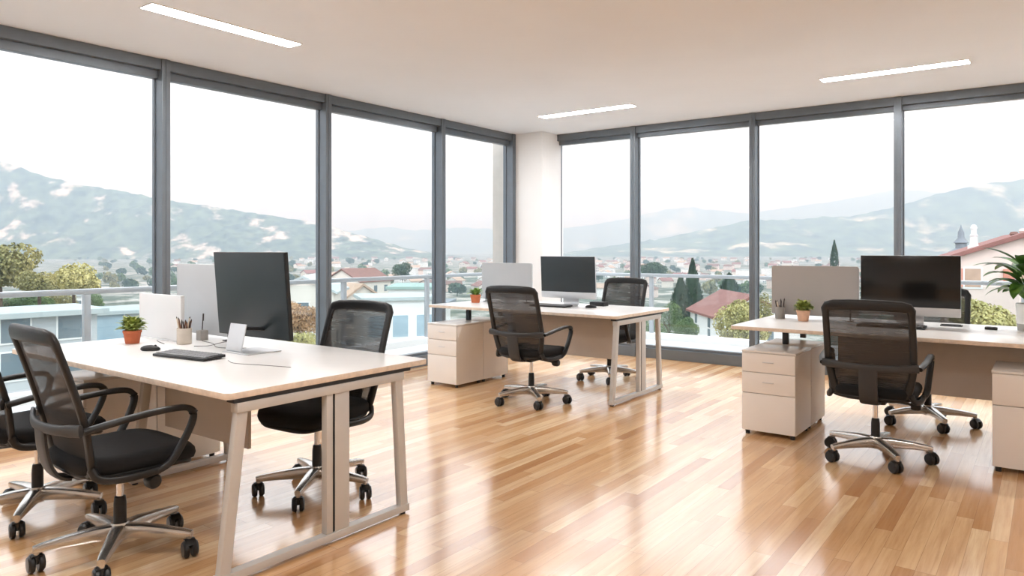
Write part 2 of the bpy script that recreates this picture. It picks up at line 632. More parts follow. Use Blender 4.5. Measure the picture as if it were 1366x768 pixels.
def make_desk(label, x0, x1, y0, y1, frames, panel, posts):
    d = thing('desk', label, 'desk', ((x0 + x1) / 2, (y0 + y1) / 2, 0), 0, 'white bench desks')
    W, D = (x1 - x0) / 2, (y1 - y0) / 2
    # table top: laminate face, beech edge band
    top = MB()
    r = 0.03
    poly = []
    for cx, cy, q0 in ((W - r, D - r, 0), (-W + r, D - r, 90), (-W + r, -D + r, 180), (W - r, -D + r, 270)):
        for k in range(5):
            q = math.radians(q0 + 22.5 * k)
            poly.append((cx + r * math.cos(q), cy + r * math.sin(q)))
    top.prism(poly, DZ - 0.026, DZ, 'laminate', bev=0.002)
    top.mi('beech_edge')
    top.bm.normal_update()
    for f in top.bm.faces:
        if abs(f.normal.z) < 0.5:
            f.material_index = 1
    top.build('tabletop', None, d)
    ym = 0.0
    for fx, inset, fr0 in frames:
        X = fx - d.location.x
        fy, by = -D + fr0, D - 0.20           # leg tops
        gy, hy = -D + fr0 - 0.08, D - 0.16    # leg feet
        for ya, yb in ((fy, gy), (by, hy)):
            MB().sweep([(X, ya, DZ - 0.065), (X, yb, 0.03)], 0.019, 0.025, n=12, up=(0, 1, 0), sq=7, m='leg_paint').build('leg', None, d, angle=0.5)
        MB().box(X - 0.022, X + 0.022, gy - 0.03, hy + 0.03, 0.012, 0.047, 0.004).build('foot_rail', 'leg_paint', d)
        MB().box(X - 0.024, X + 0.024, fy - 0.03, by + 0.03, DZ - 0.085, DZ - 0.045, 0.004).build('top_rail', 'leg_paint', d)
        MB().box(X - 0.035, X + 0.018, fy - 0.04, D - 0.12, DZ - 0.045, DZ - 0.03).build('rail_packer', 'dark_steel', d)
        for yy in (gy, hy):
            MB().lathe([(0, 0), (0.016, 0), (0.016, 0.012), (0, 0.012)], (X, yy, 0)).build('foot', 'black_plastic', d)
        if inset:
            c = MB()
            c.box(X - 0.018, X + 0.018, ym - 0.075, ym - 0.040, 0.047, DZ - 0.085, 0.003)
            c.box(X - 0.018, X + 0.018, ym - 0.028, ym + 0.055, 0.047, DZ - 0.085, 0.003)
            c.box(X - 0.012, X + 0.010, ym - 0.040, ym - 0.028, 0.047, DZ - 0.085, m='dark_steel')
            c.mats = ['leg_paint', 'dark_steel']
            for f in c.bm.faces:
                cc = f.calc_center_median()
                f.material_index = 1 if -0.0401 < cc.y - ym < -0.0279 and abs(cc.x - X) < 0.0125 and abs(f.normal.y) < 0.5 else 0
            c.build('cable_riser', None, d)
    px0, px1 = panel[0] - d.location.x, panel[1] - d.location.x
    MB().box(px0, px1, ym - 0.009, ym + 0.009, 0.30, DZ - 0.032, 0.002).build('modesty_panel', 'modesty_board', d)
    MB().box(px0 + 0.02, frames[0][0] - d.location.x - 0.03, ym - 0.10, ym - 0.03, DZ - 0.075, DZ - 0.031, 0.003).build('beam', 'dark_steel', d)
    for x, y in posts:
        MB().box(x - d.location.x - 0.02, x - d.location.x + 0.02, y - d.location.y - 0.02, y - d.location.y + 0.02, 0.6035, DZ - 0.03, 0.002).build('spacer_post', 'dark_steel', d)
    return d


def make_cabinet(label, w=0.37, d=0.405, fronts=((0.45, 0.583), (0.302, 0.446), (0.034, 0.298))):
    c = thing('pedestal_cabinet', label, 'cabinet', (0, 0, 0), 0, 'drawer pedestals under the desks')
    MB().box(-w / 2, w / 2, -d / 2 + 0.018, d / 2, 0.03, 0.585, 0.002).build('body', 'cabinet_white', c)
    MB().box(-w / 2 - 0.003, w / 2 + 0.003, -d / 2, d / 2, 0.585, 0.602, 0.005).build('top_panel', 'cabinet_top', c)
    for z0, z1 in fronts:
        dr = MB().box(-w / 2 + 0.001, w / 2 - 0.001, -d / 2, -d / 2 + 0.018, z0, z1, 0.002).build('drawer', 'cabinet_white', c)
        hz = z0 + (z1 - z0) * 0.55
        if z1 - z0 < 0.22 or len(fronts) == 2:
            h = MB()
            h.sweep(bez([(-0.035, -d / 2 + 0.002, hz), (-0.03, -d / 2 - 0.007, hz), (0.03, -d / 2 - 0.007, hz), (0.035, -d / 2 + 0.002, hz)], 3), 0.0025, 0.003, n=8)
            h.build('handle', 'silver', dr)
    for sx in (-1, 1):
        for sy in (-1, 1):
            MB().lathe([(0, 0), (0.015, 0), (0.017, 0.03), (0, 0.03)], (sx * (w / 2 - 0.03), sy * (d / 2 - 0.04), 0)).build('foot', 'black_plastic', c)
    return c


make_desk('white bench desk nearest the camera, with the keyboard and all-dark monitor on it', -4.73, -2.57, 1.60, 2.74,
          [(-2.60, True, 0.08), (-4.12, False, 0.48)], (-4.10, -3.28), [(-4.50, 1.98), (-4.50, 2.45)])
make_desk('white bench desk in front of the plastered corner pier', -5.08, -2.92, 5.40, 6.47,
          [(-2.955, True, 0.07)], (-4.40, -3.24), [(-4.72, 5.62), (-4.72, 6.15)])
make_desk('white bench desk carrying the large leafy plant and the taupe divider', -1.90, 0.50, 5.26, 6.43,
          [(0.46, True, 0.07)], (-1.28, -0.06), [(-1.60, 5.62), (-1.60, 6.10), (0.12, 5.65)])

cab = make_cabinet('')
cab_sites = [(-4.43, 1.985, 0, 'pedestal hidden behind the two mesh chairs, drawers facing them'),
             (-4.43, 2.395, PI, 'pedestal back to back behind the one screened by the two mesh chairs'),
             (-4.69, 5.385, 0, 'three-drawer white pedestal under the desk by the corner pier, drawers showing'),
             (-4.69, 5.795, PI, 'pedestal back to back with the three-drawer one by the corner pier'),
             (-1.585, 5.345, 0, 'three-drawer beige pedestal under the end with the pen pot and peach flowerpot'),
             (-1.585, 5.755, PI, 'pedestal back to back with the one below the peach flowerpot')]
for i, (x, y, r, lab) in enumerate(cab_sites):
    put(cab, i == 0, (x, y, 0), r, lab)
c2 = make_cabinet('two-drawer pedestal cut off by the photo edge, below the large leafy plant', 0.40, 0.46, ((0.40, 0.583), (0.034, 0.396)))
c2.location = (-0.075, 5.375, 0)


# ------------------------------------------------------------------ office chair (faces +Y)
def back_y(x, z):
    """depth of the backrest surface: leans back and cups round the sitter"""
    s = z - 0.45
    return -0.205 - 0.20 * s - 0.16 * s * s + 0.42 * x * x


def make_chair():
    c = thing('office_chair', '', 'chair', (0, 0, 0), 0, 'black mesh office chairs')
    # star base
    MB().lathe([(0, 0.072), (0.034, 0.072), (0.042, 0.085), (0.042, 0.128), (0.035, 0.146), (0, 0.146)]).build('hub', 'aluminium', c)
    for k in range(5):
        q = 2 * PI * k / 5 + CHAIR_SPIN
        M = Matrix.Rotation(q, 4, 'Z')
        lg = MB()
        path = [M @ Vector((r, 0, z)) for r, z in ((0.025, 0.108), (0.10, 0.110), (0.20, 0.106), (0.285, 0.099), (0.314, 0.096))]
        lg.sweep(path, 0.028, 0.027, n=12, sq=3.6, scales=[(1.1, 1.2), (1.0, 1.1), (0.85, 0.85), (0.7, 0.65), (0.55, 0.5)])
        lg.lathe([(0, 0.070), (0.0125, 0.070), (0.0135, 0.102), (0, 0.104)], M @ Vector((0.302, 0, 0)), seg=14)
        leg = lg.build('base_leg', 'aluminium', c)
        cs = MB()
        sp = q + (0.7, -0.5, 1.9, 0.2, -1.2)[k]
        Mc = Matrix.Translation(M @ Vector((0.302, 0, 0))) @ Matrix.Rotation(sp, 4, 'Z')
        for s in (-1, 1):
            prof = [(0, s * 0.006), (0.031, s * 0.006), (0.036, s * 0.011), (0.036, s * 0.022), (0.029, s * 0.030), (0.012, s * 0.031), (0, s * 0.031)]
            tb = MB()
            tb.lathe(prof, (0, -0.010, 0.036), axis='X', seg=20)
            tb.bm.transform(Mc)
            cs.merge(tb.bm)
        tb = MB()
        tb.box(-0.007, 0.007, -0.012, 0.012, 0.036, 0.078, 0.004)
        tb.sweep([(0, -0.036, 0.056), (0, -0.022, 0.072), (0, 0.0, 0.077), (0, 0.014, 0.070)], 0.022, 0.003, n=8, up=(0, 0, 1))
        tb.bm.transform(Mc)
        cs.merge(tb.bm)
        cs.build('caster', 'caster_black', leg)
    gl = MB().lathe([(0, 0.13), (0.0145, 0.13), (0.0145, 0.40), (0, 0.40)]).build('gas_lift', 'chrome', c)
    MB().lathe([(0.0150, 0.125), (0.026, 0.125), (0.0255, 0.225), (0.022, 0.255), (0.0150, 0.258)]).build('sleeve', 'black_plastic', gl)
    # tilt mechanism and knob
    MB().box(-0.075, 0.075, -0.13, 0.10, 0.365, 0.405, 0.014).build('tilt_mechanism', 'black_plastic', c)
    kn = MB()
    kn.sweep([(0.05, 0.04, 0.372), (0.20, 0.04, 0.358)], 0.008, 0.008, n=8)
    kn.lathe([(0, 0.19), (0.026, 0.192), (0.031, 0.205), (0.031, 0.235), (0.024, 0.248), (0, 0.25)], (0, 0.04, 0.356), axis='X', seg=20)
    kn.build('tension_knob', 'black_plastic', c)
    # seat cushion: rounded outline, domed top, waterfall front
    def seat_shape(mb, w, d, z0, z1, rnd_edge, m):
        NU, prof = 48, [(0.0, 0.0), (0.55, 0.0), (0.90, 0.02), (0.975, 0.2), (1.0, 0.5), (0.985, 0.78), (0.93, 0.95), (0.80, 1.0), (0.45, 0.99), (0.0, 0.97)]
        pts = []
        for s, h in prof:
            ring = []
            for k in range(NU):
                q = 2 * PI * k / NU
                cx, cy = math.cos(q), math.sin(q)
                e = 2 / 4.2
                x = math.copysign(abs(cx) ** e, cx) * w * s
                y = math.copysign(abs(cy) ** e, cy) * d * s
                taper = 1.0 - 0.08 * (0.5 - 0.5 * y / d)
                z = z0 + (z1 - z0) * h
                yf = max(0.0, y / d - 0.45)
                z -= 0.085 * yf * yf
                z += 0.012 * max(0, -y / d - 0.5)
                ring.append((x * taper, y + 0.01, z))
            pts.append(ring)
        mb.grid(pts, m, closed_u=True)
        bmesh.ops.remove_doubles(mb.bm, verts=mb.bm.verts[:], dist=1e-5)
    s_ = MB()
    seat_shape(s_, 0.255, 0.25, 0.412, 0.486, 0.02, None)
    s_.build('seat', 'black_fabric', c, angle=1.2)
    s_ = MB()
    seat_shape(s_, 0.243, 0.235, 0.398, 0.428, 0.02, None)
    s_.build('seat_pan', 'black_plastic', c, angle=1.2)
    # backrest frame: a closed loop, heavier at the bottom and the top
    def outline():
        pts = []
        wb, wm, wt, zb, zt = 0.185, 0.235, 0.232, 0.425, 0.985
        N = 14
        left, right = [], []
        for i in range(N + 1):
            z = zb + 0.03 + (zt - zb - 0.055) * i / N
            f = (z - zb) / (zt - zb)
            w = wb + (wm - wb) * min(1, f / 0.35) ** 0.7 if f < 0.35 else wm + (wt - wm) * (f - 0.35) / 0.65
            right.append((w, z))
            left.append((-w, z))
        top = [(wt - 0.012, zt - 0.008), (wt - 0.05, zt), (0.09, zt + 0.004), (0, zt + 0.005), (-0.09, zt + 0.004), (-wt + 0.05, zt), (-wt + 0.012, zt - 0.008)]
        bot = [(-wb + 0.02, zb + 0.008), (-0.12, zb), (0, zb - 0.002), (0.12, zb), (wb - 0.02, zb + 0.008)]
        return right + top + left[::-1] + bot
    O = outline()
    loop = [Vector((x, back_y(x, z), z)) for x, z in O]
    sc = []
    for x, z in O:
        k = 1.15 + 0.75 * max(0, (z - 0.945) / 0.045) + 0.35 * max(0, (0.62 - z) / 0.2)
        sc.append((k, 1.0))
    fr = MB()
    fr.sweep(loop, 0.017, 0.013, n=12, closed=True, up=(0, 1, 0), sq=3.0, scales=sc)
    fr.build('back_frame', 'black_plastic', c, angle=0.9)
    # netting stretched in the frame
    net = MB()
    rows = []
    for i in range(23):
        z = 0.428 + (0.983 - 0.428) * i / 22
        f = (z - 0.425) / 0.56
        w = 0.185 + 0.05 * min(1, f / 0.35) ** 0.7 if f < 0.35 else 0.235 - 0.003 * (f - 0.35) / 0.65
        if i == 0:
            w = 0.14
        if i == 22:
            w = 0.215
        rows.append([(w * (j / 12 * 2 - 1), back_y(w * (j / 12 * 2 - 1), z) + 0.004, z) for j in range(13)])
    net.grid(rows)
    net.build('back_mesh', 'mesh_fabric', c)
    # lumbar bar behind the netting, ends carry the arms
    lb = MB()
    path = []
    for j in range(17):
        x = -0.262 + 0.524 * j / 16
        path.append((x, back_y(min(max(x, -0.24), 0.24), 0.615) - 0.030 - 0.030 * (1 - (x / 0.262) ** 2), 0.612 + 0.01 * (x / 0.26) ** 2))
    lb.sweep(path, 0.010, 0.024, n=12, up=(0, 0, 1), sq=3, scales=[(1.0, 0.85 if 2 < j < 14 else 1.0) for j in range(17)])
    lb.build('lumbar_bar', 'grey_plastic', c, angle=0.9)
    spn = MB()
    spn.sweep(bez([(0, -0.302, 0.60), (0, -0.294, 0.52), (0, -0.272, 0.44), (0, -0.225, 0.392), (0, -0.10, 0.378)], 5), 0.052, 0.010, n=12, up=(0, -1, 0.1), sq=4)
    spn.build('spine', 'grey_plastic', c, angle=0.9)
    # arm loops
    for s in (-1, 1):
        a = MB()
        p = bez([(s * 0.262, -0.235, 0.618), (s * 0.285, -0.14, 0.638), (s * 0.292, 0.0, 0.655), (s * 0.292, 0.12, 0.657), (s * 0.290, 0.170, 0.640),
                 (s * 0.287, 0.178, 0.598), (s * 0.280, 0.140, 0.510), (s * 0.272, 0.085, 0.430), (s * 0.245, 0.02, 0.398), (s * 0.20, -0.02, 0.394)], 5)
        n = len(p)
        scl = []
        for i in range(n):
            f = i / (n - 1)
            scl.append((1.25, 0.9) if f < 0.38 else ((1.0, 1.0) if f < 0.8 else (1.0, 0.8)))
        a.sweep(p, 0.019, 0.013, n=12, up=(0, -0.35, 1), sq=3.0, scales=None)
        a.build('armrest', 'black_plastic', c, angle=0.9)
        # lower stay from the arm foot back to the backrest
        st = MB()
        st.sweep(bez([(s * 0.262, 0.05, 0.408), (s * 0.258, -0.08, 0.402), (s * 0.235, -0.17, 0.414), (s * 0.215, -0.195, 0.455)], 5), 0.013, 0.016, n=10, sq=3)
        st.build('side_stay', 'black_plastic', c, angle=0.9)
    return c


CHAIR_SPIN = math.radians(-100)
chair = make_chair()
chairs = [(-3.22, 1.50, -3, 35, 'large mesh office chair in front of the nearest desk, armrests fully visible'),
          (-4.03, 1.48, 2, 37, 'mesh office chair cut off by the left photo edge, beside the nearest large chair'),
          (-3.20, 2.53, 184, 16, 'mesh office chair across the nearest desk, seen behind its cable riser'),
          (-3.58, 5.10, 4, 29, 'mesh office chair with its back to us at the desk by the corner pier'),
          (-3.57, 6.46, 178, 12, 'mesh office chair half hidden behind the white-chinned monitor by the corner pier'),
          (-0.88, 5.02, 2, 14, 'mesh office chair with its back to us at the desk with the large leafy plant'),
          (-0.74, 6.26, 180, 9, 'mesh office chair mostly hidden behind the black monitor beside the large leafy plant')]
made = []
for i, (x, y, r, sp_, lab) in enumerate(chairs):
    made.append((put(chair, i == 0, (x, y, 0), math.radians(r), lab), r, sp_))
for o, r, sp_ in made:                   # each star base has been swivelled its own way
    for ch in o.children:
        if ch.name.startswith('base_leg'):
            ch.rotation_euler.z = math.radians(sp_ - r) - CHAIR_SPIN


# ------------------------------------------------------------------ things on the desks
def leaf(mb, base, yaw, pitch, L, W, droop, m=None, fold=0.25, nseg=5):
    """one blade: midrib curve with two curved halves and a little thickness of its own from the fold"""
    b = Vector(base)
    d = Vector((math.cos(yaw), math.sin(yaw), 0))
    s = Vector((-d.y, d.x, 0))
    rows = []
    p = b.copy()
    a = pitch
    for i in range(nseg + 1):
        f = i / nseg
        w = W * math.sin(PI * min(1, 0.08 + 0.92 * f)) ** 0.8 if f < 1 else 0.0005
        dirv = d * math.cos(a) + Vector((0, 0, math.sin(a)))
        nrm = Vector((0, 0, math.cos(a))) - d * math.sin(a)
        rows.append([p - s * w + nrm * w * fold, p, p + s * w + nrm * w * fold])
        p = p + dirv * (L / nseg)
        a -= droop / nseg
    mb.grid(rows, m)


def pot_plant(name, label, loc, r, h, pot_m, leaf_m, nleaf, spread, lh, seed, lw=0.3, extra=None):
    R = random.Random(seed)
    p = thing(name, label, 'plant', loc)
    pt = MB()
    rim = h * 0.18
    pt.lathe([(0, 0), (r * 0.72, 0), (r * 0.74, 0.003), (r * 0.94, h - rim), (r * 0.955, h - rim), (r, h - rim + 0.001), (r, h), (r * 0.9, h), (r * 0.86, h * 0.85), (0, h * 0.85)], seg=28)
    pt.build('pot', pot_m, p)
    MB().lathe([(0, h * 0.84), (r * 0.86, h * 0.84), (r * 0.5, h * 0.90), (0, h * 0.91)], seg=20).build('soil', 'soil', p)
    fl = MB()
    for k in range(nleaf):
        q = R.uniform(0, 2 * PI)
        lvl = R.random()
        rr = r * 0.6 * R.random()
        L = spread * R.uniform(0.65, 1.1) * (1 - 0.35 * lvl)
        z0 = h * 0.88 + lh * lvl * R.uniform(0.4, 1.0)
        leaf(fl, (rr * math.cos(q), rr * math.sin(q), z0), q + R.uniform(-0.5, 0.5), R.uniform(0.35, 1.35), L, L * lw * R.uniform(0.8, 1.2), R.uniform(0.3, 1.3))
    st = MB()
    for k in range(9):
        q = R.uniform(0, 2 * PI)
        st.sweep([(0.2 * r * math.cos(q), 0.2 * r * math.sin(q), h * 0.88), (0.5 * r * math.cos(q), 0.5 * r * math.sin(q), h * 0.88 + lh * 0.8)], 0.0015, 0.0015, n=5)
    st.build('stems', leaf_m, p)
    fl.build('foliage', leaf_m, p, recalc=False)
    return p


pot_plant('potted_herb', 'small leafy plant in a terracotta pot on the nearest desk', (-4.42, 2.13, DZ), 0.052, 0.078, 'terracotta', 'herb_leaf', 210, 0.085, 0.075, 3, 0.22)
pot_plant('potted_herb', 'small spiky plant in an orange pot on the desk by the corner pier', (-4.86, 5.90, DZ), 0.058, 0.085, 'orange_clay', 'succulent_leaf', 90, 0.105, 0.035, 5, 0.17)
pot_plant('potted_herb', 'small bushy plant in a peach pot on the desk with the taupe divider', (-1.555, 5.93, DZ), 0.052, 0.085, 'peach_clay', 'herb_leaf', 220, 0.080, 0.075, 9, 0.22)

# large leafy plant
R = random.Random(21)
bp = thing('leafy_plant', 'large broad-leaved plant in a white and grey pot on the desk end', 'plant', (-0.11, 6.13, DZ))
MB().lathe([(0, 0.05), (0.075, 0.05), (0.082, 0.19), (0.074, 0.19), (0.068, 0.17), (0, 0.17)], seg=32).build('pot', 'pot_white', bp)
MB().lathe([(0, 0), (0.070, 0), (0.0755, 0.05), (0, 0.05)], seg=32).build('pot_band', 'pot_grey', bp)
MB().lathe([(0, 0.165), (0.069, 0.165), (0.03, 0.175), (0, 0.176)], seg=20).build('soil', 'soil', bp)
fl, st = MB(), MB()
for k in range(44):
    q = 2 * PI * k / 44 * 5 + R.uniform(-0.25, 0.25)
    hh = R.uniform(0.03, 0.25)
    rr = R.uniform(0.03, 0.09)
    e = Vector((rr * math.cos(q), rr * math.sin(q), 0.19 + hh))
    st.sweep(bez([(0.012 * math.cos(q), 0.012 * math.sin(q), 0.165), (rr * 0.5 * math.cos(q), rr * 0.5 * math.sin(q), 0.18 + hh * 0.6), e], 4), 0.0025, 0.0025, n=6)
    leaf(fl, e, q, R.uniform(0.3, 1.0), R.uniform(0.20, 0.31), R.uniform(0.034, 0.050), R.uniform(0.8, 1.8), nseg=8)
st.build('stems', 'broad_leaf', bp)
fl.build('foliage', 'broad_leaf', bp, recalc=False)


def pen_pot(label, loc, r, h, m, square, pens, seed):
    R = random.Random(seed)
    p = thing('pen_pot', label, 'pen pot', loc)
    b = MB()
    b.lathe([(0, 0), (r * 0.94, 0), (r, 0.004), (r, h), (r * 0.88, h), (r * 0.86, 0.012), (0, 0.012)], seg=28)
    b.build('holder', m, p)
    x, y, z = loc
    for k in range(pens):
        q = 2 * PI * (k + R.uniform(-0.15, 0.15)) / pens
        base = Vector((0.45 * r * math.cos(q + 0.5), 0.45 * r * math.sin(q + 0.5), 0.014))
        tip = Vector((0.72 * r * math.cos(q), 0.72 * r * math.sin(q), h))
        d = (tip - base).normalized()
        L = h + R.uniform(0.028, 0.062)
        pm = ('pencil_brown', 'pencil_dark', 'pencil_brown', 'pencil_pale')[k % 4] if m == 'beige_stone' else ('pencil_dark', 'pencil_pale', 'pencil_dark', 'pencil_pale')[k % 4]
        pn = thing('pencil', 'pencil standing in the %s' % ('beige pen pot on the nearest desk' if m == 'beige_stone' else 'grey pen pot beside the peach flowerpot'),
                   'pencil', loc, 0, 'pencils in the %s pen pot' % ('beige' if m == 'beige_stone' else 'grey'))
        MB().sweep([base, base + d * (L - 0.012)], 0.0042, 0.0042, n=8, sq=2).build('shaft', pm, pn)
        MB().sweep([base + d * (L - 0.012), base + d * L], 0.0042, 0.0042, n=6, scales=[1, 0.15]).build('tip', 'pencil_dark', pn)
    return p


pen_pot('beige round pen pot full of pencils on the nearest desk', (-4.14, 2.30, DZ), 0.042, 0.095, 'beige_stone', False, 10, 4)
pen_pot('dark grey pen pot at the end of the desk with the taupe divider', (-1.765, 6.04, DZ), 0.038, 0.095, 'mid_grey', False, 7, 8)
cu = thing('desk_cup', 'small square grey cup with one pen behind the beige pen pot', 'cup', (-4.22, 2.46, DZ))
b = MB()
b.box(-0.026, 0.026, -0.026, 0.026, 0.0, 0.062, 0.004)
b.box(-0.020, 0.020, -0.020, 0.020, 0.0615, 0.0635, 0.001)
b.build('cup_body', 'mid_grey', cu)
pn = tag(MB().sweep([(-4.22, 2.46, DZ + 0.0645), (-4.215, 2.463, DZ + 0.16)], 0.003, 0.003, n=8).sweep([(-4.215, 2.463, DZ + 0.12), (-4.2135, 2.4638, DZ + 0.165)], 0.0045, 0.0045, n=8)
         .build('pen', 'pencil_dark'), 'single black pen upright in the square grey cup', 'pen')


def keyboard(label, loc, rz, w=0.44, d=0.135):
    k = thing('keyboard', label, 'keyboard', loc, rz)
    Mt = Matrix.Rotation(math.radians(3), 4, 'X')
    MB().box(-w / 2, w / 2, -d / 2, d / 2, 0.004, 0.018, 0.004, M=Mt).build('case', 'black_plastic', k)
    ks = MB()
    for r_ in range(5):
        y = -d / 2 + 0.013 + r_ * 0.0235
        n = 15
        x = -w / 2 + 0.012
        j = 0
        while x < w / 2 - 0.02:
            kw = 0.024
            if r_ == 0 and 4 <= j <= 4:
                kw = 0.14
            x1 = min(x + kw, w / 2 - 0.010)
            ks.box(x, x1 - 0.0045, y, y + 0.0175, 0.018, 0.0225, 0.0015, seg=1, M=Mt)
            x += kw
            j += 1
    ks.build('keys', 'key_grey', k)
    ft = MB()
    for sx in (-1, 1):
        ft.box(sx * w * 0.42 - 0.012, sx * w * 0.42 + 0.012, -d / 2 + 0.008, -d / 2 + 0.014, -0.001, 0.006)
        ft.box(sx * w * 0.42 - 0.012, sx * w * 0.42 + 0.012, d / 2 - 0.014, d / 2 - 0.008, 0.0, 0.012)
    ft.build('feet', 'black_plastic', k)
    return k


def mouse(label, loc, rz):
    m_ = thing('mouse', label, 'mouse', loc, rz)
    b = MB()
    pts = []
    for s, h in ((0, 0.0), (0.85, 0.0), (1.0, 0.25), (0.93, 0.6), (0.7, 0.87), (0.35, 0.98), (0, 1.0)):
        pts.append([(math.cos(q) * 0.031 * s, math.sin(q) * 0.056 * s + 0.004 * h, 0.001 + 0.030 * h * (1 - 0.28 * max(0, math.sin(q) * s))) for q in [2 * PI * k / 24 for k in range(24)]])
    b.grid(pts, closed_u=True)
    bmesh.ops.remove_doubles(b.bm, verts=b.bm.verts[:], dist=1e-5)
    b.build('shell', 'black_plastic', m_, angle=1.3)
    MB().lathe([(0, -0.003), (0.007, -0.003), (0.008, 0), (0.007, 0.003), (0, 0.003)], (0, 0.030, 0.0255), axis='X', seg=14).build('scroll_wheel', 'grey_plastic', m_)
    return m_


def divider(label, x, y, z0, z1, w, m, yaw=0.0):
    d = thing('desk_divider', label, 'desk divider', (x, y, DZ), yaw)
    poly, r = [], 0.018
    hw, a, b = w / 2, z0 - DZ, z1 - DZ
    for cx, cz, q0 in ((hw - r, b - r, 0), (-hw + r, b - r, 90), (-hw + r, a + r, 180), (hw - r, a + r, 270)):
        for k in range(5):
            q = math.radians(q0 + 22.5 * k)
            poly.append((cx + r * math.cos(q), cz + r * math.sin(q)))
    MB().prism(poly, -0.012, 0.012, bev=0.003, M=Matrix.Rotation(PI / 2, 4, 'X')).build('panel', m, d)
    for sx in (-1, 1):
        s_ = MB()
        s_.box(sx * hw * 0.82 - 0.005, sx * hw * 0.82 + 0.005, -0.0185, -0.0125, 0.006, 0.10, 0.001)
        s_.build('post', 'dark_steel', d)
        MB().box(sx * hw * 0.82 - 0.018, sx * hw * 0.82 + 0.018, -0.045, 0.03, 0.0, 0.006, 0.002).build('foot', 'dark_steel', d)
    return d


def imac(label, x, y, w, z_chin, z_scr, z_top, screen_m, tilt=0.0, yaw=0.0):
    """slim monitor: dark screen, pale chin, bent metal foot"""
    m_ = thing('monitor', label, 'monitor', (x, y, DZ), yaw)
    Mt = Matrix.Translation((0, 0, z_chin - DZ)) @ Matrix.Rotation(tilt, 4, 'X') @ Matrix.Translation((0, 0, -(z_chin - DZ)))
    a, s, b = z_chin - DZ, z_scr - DZ, z_top - DZ
    MB().box(-w / 2, w / 2, 0.0, 0.018, a, b, 0.006, M=Mt).build('housing', 'silver', m_)
    MB().box(-w / 2 + 0.001, w / 2 - 0.001, -0.003, 0.002, s, b - 0.001, 0.001, M=Mt).build('screen', screen_m, m_)
    MB().box(-w / 2 + 0.001, w / 2 - 0.001, -0.003, 0.002, a + 0.001, s - 0.001, 0.001, M=Mt).build('chin', 'silver', m_)
    st_ = MB()
    st_.sweep(bez([(0, 0.028, a + 0.16), (0, 0.05, a + 0.08), (0, 0.06, 0.03), (0, 0.04, 0.006), (0, -0.02, 0.004), (0, -0.11, 0.004)], 5), 0.09, 0.004, n=10, up=(0, -1, 0.2), sq=6)
    st_.build('stand', 'silver', m_)
    return m_


# nearest desk
dv = divider('grey upright divider partly hidden behind the all-dark monitor', -4.345, 2.56, 0.775, 1.222, 0.67, 'divider_grey')
wp = thing('low_screen', 'low white upright board beside the terracotta pot', 'desk divider', (-4.485, 2.34, DZ))
MB().box(-0.255, 0.255, -0.012, 0.012, 0.004, 0.280, 0.003).build('board', 'white_plastic', wp)
MB().box(-0.21, 0.21, -0.03, 0.04, 0.0, 0.004, 0.001).build('base', 'white_plastic', wp)
mo = thing('monitor', 'large all-dark monitor with silver plate stand on the nearest desk', 'monitor', (-3.655, 2.44, DZ))
Mt = Matrix.Translation((0, 0, 0.06)) @ Matrix.Rotation(math.radians(4.5), 4, 'X') @ Matrix.Translation((0, 0, -0.06))
MB().box(-0.345, 0.345, 0.0, 0.022, 0.062, 0.548, 0.004, M=Mt).build('housing', 'black_plastic', mo)
MB().box(-0.338, 0.338, -0.003, 0.001, 0.069, 0.541, 0.0005, M=Mt).build('screen', 'screen_slate', mo)
sd = MB()
sd.sweep(bez([(0.085, -0.145, 0.155), (0.085, -0.165, 0.07), (0.085, -0.175, 0.02), (0.085, -0.17, 0.006)], 4), 0.075, 0.004, n=10, up=(0, -1, 0.2), sq=7)
sd.build('stand_plate', 'silver', mo)
MB().box(0.01, 0.245, -0.20, 0.015, 0.0, 0.006, 0.002).build('base_plate', 'silver', mo)
MB().sweep([(0.10, -0.140, 0.13), (0.10, -0.006, 0.115)], 0.018, 0.010, n=8, sq=5).build('stand_arm', 'black_plastic', mo)
keyboard('black keyboard lying on the nearest desk in front of the silver stand', (-3.61, 2.03, DZ), math.radians(8), 0.40)
mouse('black mouse to the left of the keyboard on the nearest desk', (-4.02, 2.035, DZ), math.radians(-55))


def cable(label, pts, r=0.0022):
    return tag(MB().sweep(bez(pts, 8), r, r, n=8, sq=2).build('cable', 'cable_grey'), label, 'cable')


zc = DZ + 0.0025
cable('thin grey cable running from the square grey cup to the silver stand', [(-4.17, 2.43, zc), (-4.0, 2.40, zc), (-3.85, 2.33, zc), (-3.75, 2.34, zc), (-3.66, 2.40, zc)])
cable('thin grey cable curling up beside the square grey cup', [(-3.98, 2.27, zc), (-3.93, 2.33, zc), (-3.90, 2.42, DZ + 0.018), (-3.89, 2.50, DZ + 0.0035)])
cable('thin pale cable in front of the low white board', [(-4.40, 2.27, zc), (-4.32, 2.245, zc), (-4.22, 2.22, zc)])
cable('faint cable lying on the open right side of the nearest desk', [(-3.33, 2.08, zc), (-3.22, 2.05, zc), (-3.05, 2.10, zc), (-2.90, 2.14, zc)], 0.0015)

# desk by the corner pier
divider('light grey upright divider beside the orange pot by the corner pier', -4.645, 6.16, 0.785, 1.172, 0.66, 'divider_grey')
imac('monitor with slate screen and pale chin on the desk by the corner pier', -3.855, 6.13, 0.635, 0.828, 0.893, 1.247, 'screen_slate', math.radians(3))
keyboard('dark keyboard below the slate-screened monitor with a pale chin', (-3.93, 5.93, DZ), 0, 0.42)
mouse('dark mouse beside the keyboard on the desk by the corner pier', (-3.53, 6.02, DZ), math.radians(-60))


